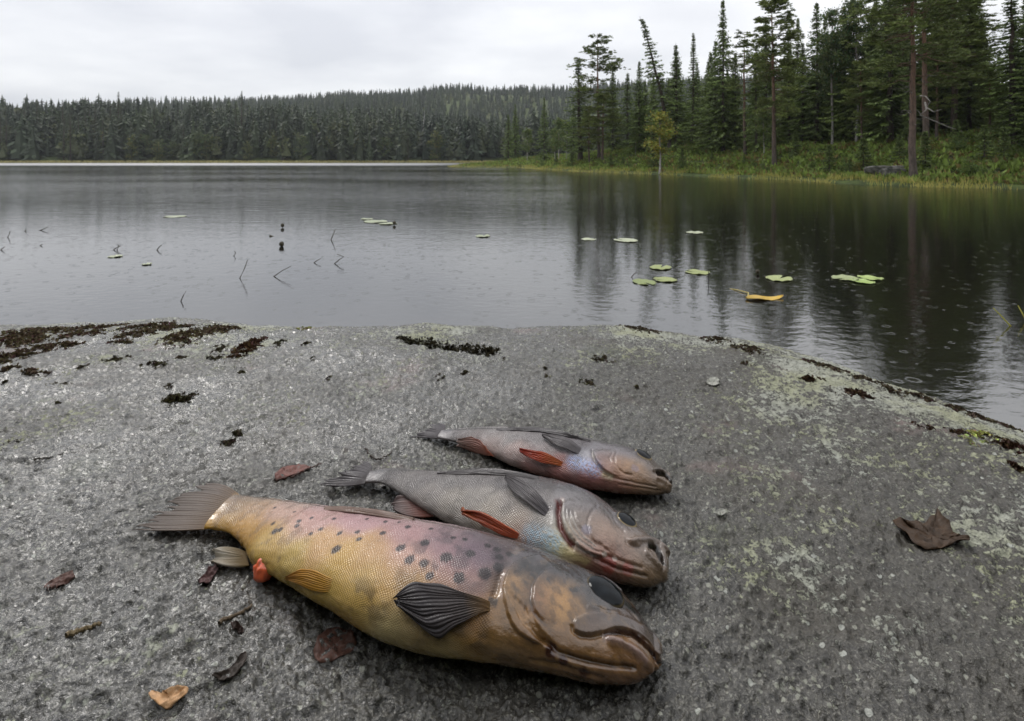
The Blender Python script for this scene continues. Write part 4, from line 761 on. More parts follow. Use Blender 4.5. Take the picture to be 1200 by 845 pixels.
proto('Y0', spruce(71, 3.0, 0.8, 0.02, 1.3, 0.15, (0.090, 0.125, 0.034)), 3.0, NEEDLE)
trs = random.Random(5)
def plant(key, name, x, Y, top, label, cat, group=None, wide=1.0, lean=0.0, X=None, hgt=None):
    tm, cm, h = PROTO[key]; X = (x - 600) / F * Y if X is None else X; z = float(land_z(X, Y))
    H = (CAMZ - (top - HY) / F * Y - z) if hgt is None else hgt
    o = bpy.data.objects.new(name, None); scene.collection.objects.link(o); o.location = (X, Y, z); k = H / h
    kw = k * wide * (1.0 + 0.35 * trs.random()); o.scale = (kw, kw, k); o.rotation_euler = (0, lean, trs.random() * 6.283 if lean == 0 else 0)
    tag(o, label, cat, group); link('trunk', tm, o); link('crown', cm, o)
    return o
SPR = ('dark spruce standing in the dense wood on the near bank', 'tree', 'spruces of the near bank wood'); PIN = ('bushy green pine standing among the spruces on the near bank', 'tree', 'pines of the near bank wood')
plant('P3', 'pine_tree', 1071, 25.6, -75, 'tall pine with bare straight trunk at the boulders by the waterline', 'tree', None, 0.85)
plant('P0', 'pine_tree', 1085, 30, -60, 'pine with reddish upper trunk right behind the tall waterline pine', 'tree', None, 0.9)
plant('P2', 'pine_tree', 908, 36.5, -4, 'pine with long grey trunk and open airy top at the edge of the wood', 'tree', None, 0.75)
plant('P1', 'pine_tree', 702, 60, 40, 'flat topped pine rising over the outermost trees of the wooded point', 'tree', None, 1.0)
plant('P2', 'pine_tree', 706, 56, 110, 'low broad pine in front of the flat topped pine', 'tree', None, 1.25)
plant('S4', 'spruce_tree', 786, 50, 17, 'thin ragged spruce with its crooked top leaning out over the lake', 'tree', None, 0.9, -0.10)
plant('S3', 'spruce_tree', 811, 52, 38, 'slim sparse spruce beside the spruce with the crooked top', 'tree', None, 0.95)
plant('S0', 'spruce_tree', 848, 45, -2, 'tallest spire shaped spruce on the wooded point', 'tree', None, 0.72)
plant('B1', 'birch_tree', 773, 43.5, 131, 'small yellowing birch with pale trunk at the water edge', 'tree', None, 1.45)
plant('S3', 'spruce_tree', 1066, 32, 20, 'half bare spruce trunk beside the tall waterline pine', 'tree', None, 0.6)
for x, Y, t, k, w in [(596,88,133,1,.8),(604,90,121,0,.75),(638,80,113,0,.8),(672,66,120,1,.9),(680,62,67,3,1.25),(718,63,78,0,.9),(735,64,84,1,1.),(750,62,97,0,.8),(766,56,88,2,.8),(793,50,50,1,.9),(832,47,60,2,.85),(838,46,45,1,.8),(862,45,62,2,.9),(886,41,52,1,.9),(897,46,18,0,.8),(925,43,32,2,.8),(941,41,48,1,.9),(957,40,1,0,.85),(990,39,4,1,.9),(1021,37,8,0,.9),(1036,36,-15,2,.8),(1051,38,-30,0,.8),(1106,35,-42,0,.85),(1136,33,-18,2,.8),(1150,36,12,1,.8),(1187,28,-18,3,1.2),(1203,31,-30,1,.9),(1222,27,-30,0,.9),(1250,28,-40,2,.9),(1285,27,-30,0,.9),(1330,28,-30,1,.9),(1380,27,-20,2,.9),(1460,27,-20,0,.9),(1000,38,-12,2,.8),(1028,39,-5,2,.8),(1044,34,-40,1,.9),(1060,40,-45,2,.8),(1092,37,-50,2,.8),(1112,38,-30,1,.9),(1126,36,-60,2,.8),(1142,38,-25,0,.9),(968,42,18,2,.8),(935,44,20,2,.7)]:
    plant('S%d' % k, 'spruce_tree', x, Y, t, *SPR, w)
for i in range(34):
    x = 745 + i * 17 + trs.uniform(-6, 6); Y = 54 - 14 * (i / 34) + trs.uniform(-3, 5)
    plant('S%d' % (i % 4 if i % 4 != 3 else 2), 'spruce_tree', x, Y, 62 + trs.uniform(-14, 40) - 32 * smooth(900, 1000, x), 'spruce deep in the wood behind the front trees of the near bank', 'tree', 'spruces deep in the near bank wood', 0.95)
for x, Y, t, k, w in [(873,42,37,0,.8),(690,58,125,2,1.),(1120,32.5,-45,2,.95),(975,40,40,2,.9),(1010,35,70,2,.9),(1098,31,40,2,.9),(1160,29.5,75,2,.9)]:
    plant('P%d' % k, 'pine_tree', x, Y, t, *PIN, w)
for x, Y, t, k, w in [(618,84,150,0,.9),(655,72,138,0,1.),(664,68,142,0,.9),(650,74,150,0,1.),(1003,37,-4,2,.8),(975,38,8,2,.75),(895,39,130,0,.9),(745,54,150,0,.9)]:
    plant('B%d' % k, 'birch_tree', x, Y, t, 'light green leafy birch growing among the conifers of the near bank', 'tree', 'birches of the near bank wood', w)
for i in range(18):
    x = 640 + i * 32 + trs.uniform(-14, 14); sh = np.interp(x, [600,680,731,787,860,945,1002,1081,1200,1300], [76,53,47,42,35.5,31,26.7,24.2,22.5,21]); Y = sh + 2.2 + 3 * trs.random()
    plant('Y0', 'young_spruce', x, Y, 0, 'young bushy spruce on the mossy bank in front of the tall trees', 'sapling', 'young spruces on the bank', 1.0, hgt=trs.uniform(0.8, 2.2))
for i in range(24):
    x = 606 + i * 27 + trs.uniform(-9, 9); sh = np.interp(x, [600,680,731,787,860,945,1002,1081,1200,1300], [76,53,47,42,35.5,31,26.7,24.2,22.5,21]); Y = sh + 1.3 + 3.2 * trs.random()
    plant('L%d' % (i % 3 == 0), 'bush', x, Y, 0, ('green', 'yellowish')[i % 3 == 0] + ' leafy bush low on the near bank', 'bush', ('green', 'yellowish')[i % 3 == 0] + ' bushes on the near bank', 1.3, hgt=trs.uniform(0.5, 1.0))
# far shore: single trees along the water and the skyline, the wood behind as one mass
for k in range(5):
    proto('F%d' % k, spruce(90 + k, 16.0, 3.0 + 0.5 * (k % 3), 0.05, 0.42, 0.35, (0.055, 0.072, 0.034), 1.4), 16.0, NEEDLE)
proto('G0', leafy(97, 11.0, 0.12, 3.0, 60, (0.095, 0.120, 0.045), ((0.05, 0.045, 0.04), (0.04, 0.036, 0.03)), leaf=0.30, nl=30), 11.0, LEAF); proto('G1', leafy(98, 9.0, 0.1, 2.6, 50, (0.125, 0.140, 0.045), ((0.05, 0.045, 0.04), (0.04, 0.036, 0.03)), leaf=0.28, nl=30), 9.0, LEAF)
for i in range(110):
    X = -166 + i * 1.45 + trs.uniform(-1.2, 1.2); Y = 168 + trs.uniform(-2, 26); lf = trs.random()
    if lf < 0.83: plant('F%d' % (i % 5), 'spruce_tree', 0, Y, 0, 'dark spruce in the tall wood along the far shore', 'tree', 'spruces along the far shore', 1.0, X=X, hgt=trs.choice((1, 1, 1, 1.25)) * trs.triangular(8, 18, 13) * (1.0 if X < -85 else np.interp(X, [-85, -60, 0], [0.95, 0.62, 0.55])))
    else: plant('G%d' % (i % 2), 'birch_tree', 0, 165.5 + trs.uniform(0, 4), 0, 'rounded leafy tree at the foot of the far spruces', 'tree', 'leafy trees along the far shore', 1.0, X=X, hgt=trs.uniform(6, 10))
def far_wood():
    rs = np.random.RandomState(3); s = Soup(); n = 11300
    Y = np.concatenate([330 + 360 * rs.rand(3000), 172 + 520 * rs.rand(6500) ** 1.1, 166 + 70 * rs.rand(1800)]); X = (rs.rand(n) * 1.75 - 1.08) * Y; d = lake_sd(X, Y); ok = d > 3.5; X, Y = X[ok], Y[ok]; Z = land_z(X, Y)
    for x, y, z in zip(X, Y, Z):
        leaf = rs.rand() < (0.24 if y < 200 else 0.12); h = (rs.triangular(4, 10, 16) if y < 260 else rs.uniform(5, 11)) * (0.72 if leaf else 1); w = h * (0.36 if leaf else 0.24) * rs.uniform(0.8, 1.2)
        k = 80 if y < 240 else (40 if y < 330 else 26); col = np.array((0.046, 0.062, 0.032) if not leaf else (0.080, 0.092, 0.040)) * rs.uniform(0.65, 1.35) * (1 + 0.45 * np.array([1.0, 0.8, 0.3]) * float(fbm(x * 0.03, y * 0.03, 2, 8))); a = rs.rand(k) * 6.283; t = rs.rand(k) ** 0.85
        if leaf: r = w * np.sin(np.pi * (0.12 + 0.84 * t)) * np.sqrt(rs.rand(k)); dv = rdir(rs, k) * h * 0.13; side = np.cross(dv, rdir(rs, k)) * 0.5
        else: r = w * (1 - t) * rs.uniform(0.1, 0.9, k); dv = np.column_stack([np.cos(a), np.sin(a), -0.55 + 0 * a]) * (w * (0.30 + 0.55 * (1 - t)))[:, None]; side = np.column_stack([-np.sin(a), np.cos(a), 0.3 * rs.randn(k)]) * (w * (0.08 + (0.12 if y < 240 else 0.20) * (1 - t)))[:, None]
        B = np.column_stack([x + r * np.cos(a), y + r * np.sin(a), z + h * (0.05 + 0.93 * t)]); s.blades(B, dv, side, col * rs.uniform(0.65, 1.3, (k, 1)))
        m = 6; aa = np.arange(m) * 6.283 / m + rs.rand(); q = 0.62 * w * (1.0 if leaf else 1.05); tp = 0.80 if leaf else 1.0
        ring = np.concatenate([np.column_stack([x + q * np.cos(aa), y + q * np.sin(aa), np.full(m, z + h * (0.22 if leaf else 0.02))]), [[x, y, z + h * tp]]]); s.add(ring, np.stack([np.arange(m), (np.arange(m) + 1) % m, np.full(m, m)], -1), col * 0.8)
        if not leaf: s.blades(np.array([[x, y, z + h * 0.75]]), np.array([[0, 0, h * 0.3]]), np.array([[w * 0.12, 0, 0]]), col[None])
    o = link('far_wood', s.mesh('far_wood', NEEDLE)); o['kind'] = 'stuff'; tag(o, 'dense conifer forest covering the hillside beyond the lake', 'forest')
far_wood()
# unseen spruces added behind the slab to block sky light from the camera side
for i in range(26):
    a = R(98 + i * 6.6 + trs.uniform(-2, 2)); r = 6.5 + 7 * trs.random()
    plant('S%d' % (i % 3), 'spruce_tree', 0, r * math.cos(a), 0, 'tall unseen spruce added behind the granite slab to block light', 'tree', 'unseen spruces added behind the slab', 1.0, X=r * math.sin(a), hgt=trs.uniform(9, 13))
s_, _P = trunk_soup(15.0, 0.30, (0.42, 0.41, 0.40), (0.42, 0.41, 0.40), np.random.RandomState(4), 0.03, 12, 0.08)
for q in range(9): v, f = tube([(0.05 * q, 0, 4 + q), (0.5 + 0.04 * q, 0.5 * math.sin(q * 2), 4.4 + q)], [0.06, 0.02], 4); s_.add(v, f, (0.40, 0.39, 0.38))
ds = link('dead_tree', s_.mesh('dead_tree', BARK)); p = at_depth(495, 170, 215); ds.location = (p[0], 215, p[2] - 1.0); tag(ds, 'bleached dead trunk standing out pale against the dark far hillside', 'tree')
# ------------------------------------------------------------------ the near bank: boulders, dead branch, undergrowth, sedge
STONE = M('bank_stone', 0.8, 0.3); _o = STONE.obj(); _n = STONE.noise(_o, 3, 6, 0.7)
STONE.set(Base_Color=STONE.mix(STONE.rng(_n, 0.35, 0.65), (0.035, 0.038, 0.03), (0.20, 0.19, 0.175)), Normal=STONE.bump(_n, 1, 0.08)); STONE = STONE.mat
def boulder(x, y, Y, w, h, seed, label):
    g = np.linspace(0.02, np.pi - 0.02, 22)[:, None]; a = np.linspace(0, 2 * np.pi, 36, endpoint=False)[None]; d = np.stack([np.sin(g) * np.cos(a), np.sin(g) * np.sin(a), np.cos(g) + 0 * a], -1)
    r = 1 + 0.35 * pn(d[..., 0] * 1.3 + seed, d[..., 1] * 1.3 + d[..., 2] * 1.7, seed) + 0.12 * pn(d[..., 0] * 4 + d[..., 2] * 3, d[..., 1] * 4, seed + 1); sg = np.sign(d) * np.abs(d) ** 0.62
    v = sg * r[..., None] * np.array([w / 2, w / 2.6, h / 2]); p = at_depth(x, y, Y)
    o = link('boulder', mesh('boulder', v.reshape(-1, 3), grid_faces(22, 36, True), STONE, None, True)); o.location = p; tag(o, label, 'rock')
boulder(1038, 201, 27.2, 1.5, 0.55, 2, 'long low dark boulder in the moss beside the tall pine foot')
boulder(1084, 189, 27.8, 0.7, 0.7, 5, 'upright grey boulder right behind the foot of the tall pine')
boulder(1115, 192, 27.6, 1.2, 0.6, 8, 'broad pale grey boulder with flat face near the tall pine')
def dead_branch():
    s = Soup(); A = lambda l: np.array([at_depth(x, y, 28.4 + dy) for x, y, dy in l])
    for l, r in (([(1084,120,0),(1086,128,-.3),(1078,135,-.5),(1093,141,-.4),(1112,149,-.2),(1128,154,0.3)], 0.045), ([(1086,126,-.3),(1094,131,-.7),(1104,128,-1.0)], 0.028), ([(1079,134,-.5),(1074,128,-.8)], 0.024), ([(1078,112,0),(1085,113,-.3),(1090,119,-.6),(1086,126,-.3)], 0.035)):
        P = A(l); v, f = tube(P, np.linspace(r, r * 0.35, len(P)), 6); s.add(v, f, (0.33, 0.31, 0.28))
    tag(link('dead_branch', s.mesh('dead_branch', BARK)), 'bleached crooked dead branch hanging between the two waterline pines', 'branch')
dead_branch()
def scatter_bank(n, xr, dr, seed):
    rs = np.random.RandomState(seed); out = []
    while len(out) < n:
        k = n * 3; Yv = rs.uniform(*xr, k); X = rs.uniform(-14, 30, k); d = lake_sd(X, Yv); ok = (d > dr[0]) & (d < dr[1]) & (X > -0.12 * Yv) & (rs.rand(k) < (26 / Yv) ** 0.8)
        out += list(zip(X[ok], Yv[ok]))
    P = np.array(out[:n]); return np.column_stack([P, land_z(P[:, 0], P[:, 1])]), rs
def undergrowth():
    P, rs = scatter_bank(12000, (17, 95), (0.6, 12), 4); s = Soup(); k = 7
    B = np.repeat(P, k, 0) + rs.randn(len(P) * k, 3) * [0.12, 0.12, 0.03]; dv = rdir(rs, len(B)); dv[:, 2] = np.abs(dv[:, 2]) + 0.4; ln = 0.12 + 0.20 * rs.rand(len(B)); side = np.cross(dv, rdir(rs, len(B))) * 0.065
    tone = np.repeat(0.6 + 0.8 * rs.rand(len(P)), k); hue = np.repeat(rs.rand(len(P)) < 0.18, k)
    c = np.where(hue[:, None], (0.17, 0.13, 0.045), (0.155, 0.215, 0.045)) * (tone * (0.7 + 0.6 * rs.rand(len(B))))[:, None]
    s.blades(B, dv * ln[:, None], side, c); o = link('undergrowth', s.mesh('undergrowth', LEAF)); o['kind'] = 'stuff'; tag(o, 'low bilberry and heather covering the near bank', 'undergrowth')
    P, rs = scatter_bank(9000, (16, 100), (-0.9, 1.0), 6); s = Soup(); P[:, 2] = np.maximum(P[:, 2], WATER - 0.05)
    dv = rs.randn(len(P), 3) * 0.22; keep = pn(P[:, 0] * 0.5, P[:, 1] * 0.35, 11) > -0.25; P = P[keep]; dv = dv[keep]; dv[:, 2] = 1; ln = 0.14 + 0.24 * rs.rand(len(P)); side = np.cross(dv, rdir(rs, len(P))) * 0.022; y = rs.rand(len(P))[:, None]
    s.blades(P, dv * ln[:, None], side, np.array((0.42, 0.37, 0.11)) * (1 - y) + np.array((0.24, 0.25, 0.06)) * y); o = link('sedge', s.mesh('sedge', LEAF)); o['kind'] = 'stuff'; tag(o, 'yellow green sedge fringing the near bank waterline', 'grass')
    rs = np.random.RandomState(8); s = Soup(); X = rs.uniform(-190, 6, 9000); Yv = np.interp(X, [-215,-170,-120,-75,-40,-8,2], [140,158,162,160,163,160,150]) + rs.uniform(-1.5, 3, 9000); B = np.column_stack([X, Yv, np.full(9000, WATER)])
    dv = rs.randn(9000, 3) * 0.2; dv[:, 2] = 1; side = np.cross(dv, rdir(rs, 9000)) * 0.10; s.blades(B, dv * (0.4 + 0.5 * rs.rand(9000))[:, None], side, np.array((0.36, 0.32, 0.13)) * (0.6 + 0.7 * rs.rand(9000, 1)))
    o = link('far_sedge', s.mesh('far_sedge', LEAF)); o['kind'] = 'stuff'; tag(o, 'pale sedge line along the foot of the far wood', 'grass')
undergrowth()
# ------------------------------------------------------------------ on the water
PAD = M('lily_leaf', 0.35, 0.5); _c = PAD.attr('Col'); PAD.set(Base_Color=PAD.mix(PAD.math('MULTIPLY', PAD.noise(PAD.obj(), 30, 4), 0.35), _c, (0.05, 0.05, 0.02)), Normal=PAD.bump(PAD.noise(PAD.obj(), 40, 3), 0.4, 0.01)); PAD = PAD.mat
STEM = M('stem', 0.5, 0.4); STEM.set(Base_Color=STEM.attr('Col')); STEM = STEM.mat
def pad(x, y, wpx, rot, col, label, group=None, seed=1, sink=0.0):
    p = unproj(x, y, WATER); r = wpx / F * p[1] / 2; nr, na = 9, 60; a = R(12) + np.linspace(0, 2 * np.pi - R(24), na); q = np.linspace(0, 1, nr)
    rim = 1 + 0.035 * pn(np.cos(a) * 3 + seed, np.sin(a) * 3, 2); ell = np.array([1.0, 0.84]); X = q[:, None] * np.cos(a) * rim * r * ell[0]; Y = q[:, None] * np.sin(a) * rim * r * ell[1]
    Z = 0.006 + 0.010 * q[:, None] ** 4 * (0.5 + pn(np.cos(a) * 2 + seed * 3, np.sin(a) * 2, 5)) + 0.002 * np.abs(np.sin(a * 9)) * q[:, None] - sink; c, s = math.cos(rot), math.sin(rot)
    V = np.stack([X * c - Y * s, X * s + Y * c, Z], -1).reshape(-1, 3); n = len(V); V2 = V - [0, 0, 0.003]; f = grid_faces(nr, na); C = s2l(col) * (0.8 + 0.25 * np.abs(np.cos(a * 9))[None, :, None] * np.ones((nr, 1, 1))) * (1 - 0.25 * smooth(0.85, 1, q))[:, None, None]
    C = np.broadcast_to(C, (nr, na, 3)).reshape(-1, 3)
    rim_i = (nr - 1) * na + np.arange(na - 1); o = link('lily_pad', mesh('lily_pad', np.concatenate([V, V2]), np.concatenate([f, f[:, ::-1] + n, np.stack([rim_i, rim_i + 1, rim_i + 1 + n, rim_i + n], -1)]), PAD, np.concatenate([C, C])))
    o.location = p; tag(o, label, 'lily pad', group)
G1, G2, G3 = (150, 160, 88), (178, 184, 150), (128, 142, 72)
pad(690, 281, 18, 0.4, G2, 'small pale lily pad floating beside the long pale one', None, 1); pad(733, 282, 30, 2.2, G2, 'long pale lily pad beside a small pale one', None, 2); pad(814, 273, 22, 4.0, G2, 'pale lily pad floating farthest out of the group under the birch', None, 3)
pad(774, 314, 29, 1.0, G1, 'tilted green lily pad above the overlapping pair', None, 4); pad(779, 328.5, 28, 3.0, G1, 'green lily pad overlapping a half sunken one', None, 5); pad(755, 331, 31, 5.0, G3, 'half sunken dull lily pad beside the overlapping green one', None, 6, 0.004)
pad(817, 319.5, 29, 2.6, G1, 'single green lily pad next to a thin dark stalk', None, 7); pad(913, 327, 33, 0.7, (168, 178, 112), 'solitary bright green round lily pad', None, 8); pad(990, 326.5, 32, 3.6, (160, 170, 118), 'flat lily pad touching two bright overlapping pads', None, 9)
pad(1010, 330.5, 28, 1.9, (165, 190, 100), 'lower of two bright green overlapping lily pads', None, 10); pad(1020, 327, 27, 5.4, (175, 195, 110), 'upper of two bright green overlapping lily pads', None, 11, -0.006)
for x, y, w, s in [(440,260,30,12),(455,262.5,22,13),(566,277,20,14),(172,310,12,15),(205,254,24,16),(135,301,16,17),(430,257,16,18)]: pad(x, y, w, s, (150, 158, 120), 'pale lily pad far out on the open bright water', 'scattered pads on the open water', s, 0.001)
def yellow_leaf():
    p = unproj(896, 350, WATER); s = Soup(); k = 30; t = np.linspace(0, 1, k)
    w = 0.075 * np.sin(np.pi * t ** 0.8) ** 0.8 * (1 + 0.15 * pn(t * 9, 0 * t, 3)); L = 0.36; x = (t - 0.5) * L; z = 0.012 + 0.010 * np.sin(t * 7)
    y0 = 0.05 * (t - 0.5); V = np.concatenate([np.column_stack([x, y0 + w, z]), np.column_stack([x, y0, z + 0.012]), np.column_stack([x, y0 - w, z])]); f = np.concatenate([grid_faces(3, k)])
    s.add(np.concatenate([V, V - [0, 0, 0.004]]), np.concatenate([f, f[:, ::-1] + 3 * k]), s2l((205, 165, 30)) * (0.75 + 0.5 * np.tile(t, 6))[:, None])
    a = unproj(851, 337, WATER) - p; v, f = tube(np.array([(-0.15, 0, 0.012), a * 0.4 + [0, 0, 0.01], a * 0.7 + [0, 0, 0.008], a + [0, 0, -0.01]]), [0.006, 0.006, 0.005, 0.005], 6); o = link('lily_leaf', s.mesh('lily_leaf', PAD)); o.location = p
    st = Soup(); st.add(v, f, s2l((165, 150, 80))); link('stalk', st.mesh('stalk', STEM), o); tag(o, 'withered yellow lily leaf with its stalk trailing on dark water', 'leaf')
yellow_leaf()
def stem(pts, r, col, label, cat='stem', group=None, name='reed_stem'):
    """pts: first the foot as a pixel on the water, then (x, y) pixels above it at the foot's distance"""
    p = unproj(*pts[0], WATER); P = [np.array([0, 0, -0.12]), np.zeros(3)] + [at_depth(x, y, p[1] + 0.02 * i) - p for i, (x, y) in enumerate(pts[1:])]; P[0] = P[1] - (P[2] - P[1]) * 0.3
    s = Soup(); v, f = tube(P, np.linspace(r, r * 0.5, len(P)), 6); s.add(v, f, s2l(col)); o = link(name, s.mesh(name, STEM)); o.location = p; tag(o, label, cat, group); return o
DK = (62, 54, 42); RG = 'dark reed stems sticking out of the bright water'
for pts in [[(281,326),(286,316),(290,305)],[(321,324),(331,317),(341,312)],[(212,353),(215,346),(218,341)],[(368,308),(372,305),(376,303)],[(392,309),(398,304),(403,301),(395,298)],[(388,281),(391,274),(393,268)],[(133,293),(137,290),(142,288)],[(137,293),(139,289),(138,286)],[(184,293),(187,289),(190,287)],[(47,270),(52,268),(57,266)],[(9,278),(11,274),(12,271)],[(274,300),(276,297),(275,294)],[(1,293),(3,291),(6,289)],[(29,271),(31,269)],[(47,288),(50,286)]]:
    stem(pts, 0.0055 * unproj(*pts[0], WATER)[1] / 5.0, DK, 'short bent dark reed stem poking out of the bright water', 'reed', RG)
stem([(740,325),(743,321),(747,319)], 0.006, (60,50,45), 'tiny dark twig poking up beside the half sunken lily pad', 'twig'); stem([(830,330),(830.5,320),(829,311)], 0.005, (50,46,44), 'thin dark upright stalk beside the single green lily pad', 'stalk')
stem([(1184,382),(1174,371),(1164,361)], 0.006, (190,188,70), 'yellow green reed stem slanting out of dark water near the slab', 'reed'); stem([(1203,376),(1198,367),(1193,358)], 0.006, (185,180,80), 'second yellow green reed stem just beyond the slanting one', 'reed')
def bud(x, y, r, label):
    p = unproj(x, y + 3, WATER); o = stem([(x, y + 3), (x + 0.4, y + 1.5), (x, y)], 0.007, DK, label, 'bud', None, 'lily_bud'); g = np.linspace(0, np.pi, 10)[:, None]; a = np.linspace(0, 2 * np.pi, 14, endpoint=False)[None]
    d = np.stack([np.sin(g) * np.cos(a), np.sin(g) * np.sin(a), np.cos(g) * 1.15 + 0 * a], -1) * r * (1 + 0.12 * np.cos(5 * a))[..., None]; top = at_depth(x, y, p[1]) - p
    link('flower_head', mesh('flower_head', (d + top).reshape(-1, 3), grid_faces(10, 14, True), STEM, np.broadcast_to(s2l((58, 52, 34)), (140, 3))), o)
bud(331, 264, 0.03, 'dark round lily bud standing out on the open water'); bud(330, 286, 0.032, 'dark round lily bud beside a bent leaf'); bud(462, 261, 0.03, 'dark lily bud next to the pale pads'); bud(577 + 311, 318.5, 0.02, 'small yellowish lily bud near the solitary bright pad')
stem([(318,277),(324,279),(329,283)], 0.02, (66,60,46), 'crooked dark lily leaf lying by the round bud', 'leaf', None, 'lily_leaf')
# ------------------------------------------------------------------ on the slab: moss, lichen cushions, litter
MOSS = foliage_mat('moss', 0.1); LITTER = M('leaf_litter', 0.5, 0.25); LITTER.set(Base_Color=LITTER.mix(LITTER.math('MULTIPLY', LITTER.noise(LITTER.obj(), 160, 5, 0.7), 0.7), LITTER.attr('Col'), (0.02, 0.014, 0.01)), Normal=LITTER.bump(LITTER.noise(LITTER.obj(), 220, 4), 0.8, 0.0015)); LITTER = LITTER.mat
def moss(x, y, wpx, hpx, seed, label, group, col=(0.115, 0.084, 0.048), hgt=0.010, lobes=None):
    rs = np.random.RandomState(seed); p = rock_pt(x, y); wx = wpx / F * p[1] / 2; slope = float(rock_z(p[0], p[1] + 0.02, False) - rock_z(p[0], p[1] - 0.02, False)) / 0.04; wy = hpx / 2 * p[1] / F / max(0.10, (CAMZ - p[2]) / p[1] + slope); wy = min(wy, 0.22)
    n = int(np.clip(wx * wy * 9e5, 70, 1500)); q = rs.randn(n * 4, 2) * 0.58; nz = fbm((p[0] + q[:, 0] * wx) * 75, (p[1] + q[:, 1] * wy) * 75, 3, seed % 9); sc_ = nz - 0.20 * (q ** 2).sum(1); q = q[sc_ > min(0.08, np.sort(sc_)[-40])]; n = len(q)
    X = p[0] + q[:, 0] * wx; Y = p[1] + q[:, 1] * wy; B = np.column_stack([X, Y, rock_z(X, Y, False) - 0.001]); dv = rdir(rs, n); dv[:, 2] = np.abs(dv[:, 2]) * 0.9 + 0.25; ln = hgt * 0.55 * (0.4 + 0.9 * rs.rand(n)) * np.exp(-0.4 * (q ** 2).sum(1)); side = np.cross(dv, rdir(rs, n)) * (0.0022 + 0.002 * rs.rand(n))[:, None]
    s = Soup(); s.blades(B - p, dv * ln[:, None], side, np.asarray(col) * (0.4 + 1.1 * rs.rand(n))[:, None] * (1 + 0.3 * rs.randn(n, 1) * [[0.4, 1, 0.2]])); o = link('moss_patch', s.mesh('moss_patch', MOSS)); o.location = p; tag(o, label, 'moss', group)
ML = ('dark brown moss patch clinging to the pale rim of the slab', 'moss along the slab rim'); i = 0
for x, y, w, h in [(20,395,50,14),(55,387,60,10),(15,418,40,14),(50,408,44,12),(95,392,40,9),(75,404,36,9),(130,382,30,6),(175,381,50,8),(160,391,40,7),(200,384,50,8),(235,389,46,12),(215,393,36,8),(100,384,30,6),(30,402,40,14),(8,432,24,8),(40,436,34,8),(255,386,24,8),(140,402,24,6),(270,383,16,4)]:
    i += 1; moss(x, y, w, h, i, *ML)
for x, y, w, h in [(137,421,24,9),(180,428,30,9),(95,431,20,6),(213,419,14,6),(253,419,18,6),(255,410,18,10),(280,436,12,6),(327,402,14,8),(360,402,12,4),(367,421,8,3),(385,443,6,4),(200,451,12,5),(8,448,8,4),(70,472,12,5),(15,517,16,6),(70,450,18,5),(590,421,6,4),(515,442,12,5),(640,430,8,4),(640,441,6,3),(688,449,18,8),(707,420,24,9),(750,454,12,4),(545,436,8,4),(268,520,14,8),(278,508,10,6)]:
    i += 1; moss(x, y, w, h, i, 'small dark moss tuft on the open face of the slab', 'small moss tufts on the slab', (0.085, 0.070, 0.038), 0.006)
moss(291, 407, 22, 22, 61, 'rusty brown moss cushion standing up beside the rim moss', None, (0.085, 0.045, 0.022), 0.014); moss(209, 468, 32, 16, 62, 'tattered olive moss clump alone on the open slab', None, (0.050, 0.042, 0.018), 0.012)

def crack_moss():
    rs = np.random.RandomState(63); n = 1500; a, b = rock_pt(468, 396.5), rock_pt(584, 411.5); t = rs.rand(n); k = fbm(t * 14, t * 3, 3, 5) > -0.15; t = t[k]; n = len(t); X = a[0] + (b[0] - a[0]) * t + rs.randn(n) * 0.004; Y = a[1] + (b[1] - a[1]) * t + rs.randn(n) * (0.003 + 0.006 * np.sin(np.pi * t))
    B = np.column_stack([X, Y, rock_z(X, Y, False) - 0.001]); dv = rdir(rs, n); dv[:, 2] = np.abs(dv[:, 2]) + 0.2; side = np.cross(dv, rdir(rs, n)) * 0.003; s = Soup(); s.blades(B - a, dv * (0.003 + 0.005 * rs.rand(n))[:, None], side, np.array((0.050, 0.042, 0.022)) * (0.4 + rs.rand(n))[:, None])
    o = link('moss_patch', s.mesh('moss_patch', MOSS)); o.location = a; tag(o, 'dark mossy strip filling the long crack in the slab', 'moss')
crack_moss()
for x, y, w, h in [(750,385,44,6),(838,397,26,8),(875,408,30,9),(872,427,12,6),(975,431,44,9),(1010,443,40,9),(1045,455,36,9),(1080,466,32,9),(1120,478,38,10),(1150,488,36,10),(1180,497,34,10),(950,424,20,6),(1130,483,24,8)]:
    i += 1; moss(x, y, w, h, i, 'blackish moss strip along the edge of the slab above dark water', 'moss on the slab edge above the dark water', (0.095, 0.072, 0.045), 0.009)
for x, y, w, h in [(1005,462,38,12),(950,445,26,8),(1083,499,14,12),(1124,506,16,10),(1185,522,40,20),(1190,548,14,10)]:
    i += 1; moss(x, y, w, h, i, 'reddish brown moss cushion set back from the slab edge', 'moss cushions set back from the edge', (0.060, 0.034, 0.018), 0.010)
moss(1152, 510, 36, 14, 91, 'yellow lichen cushion beside the moss on the slab edge', None, (0.42, 0.42, 0.14), 0.006); moss(356, 385, 18, 5, 92, 'small yellow lichen cushion on the rim of the slab', None, (0.36, 0.36, 0.14), 0.006)
moss(1142, 517, 26, 12, 93, 'pale yellow lichen rosette below the yellow lichen cushion', None, (0.40, 0.41, 0.20), 0.005)
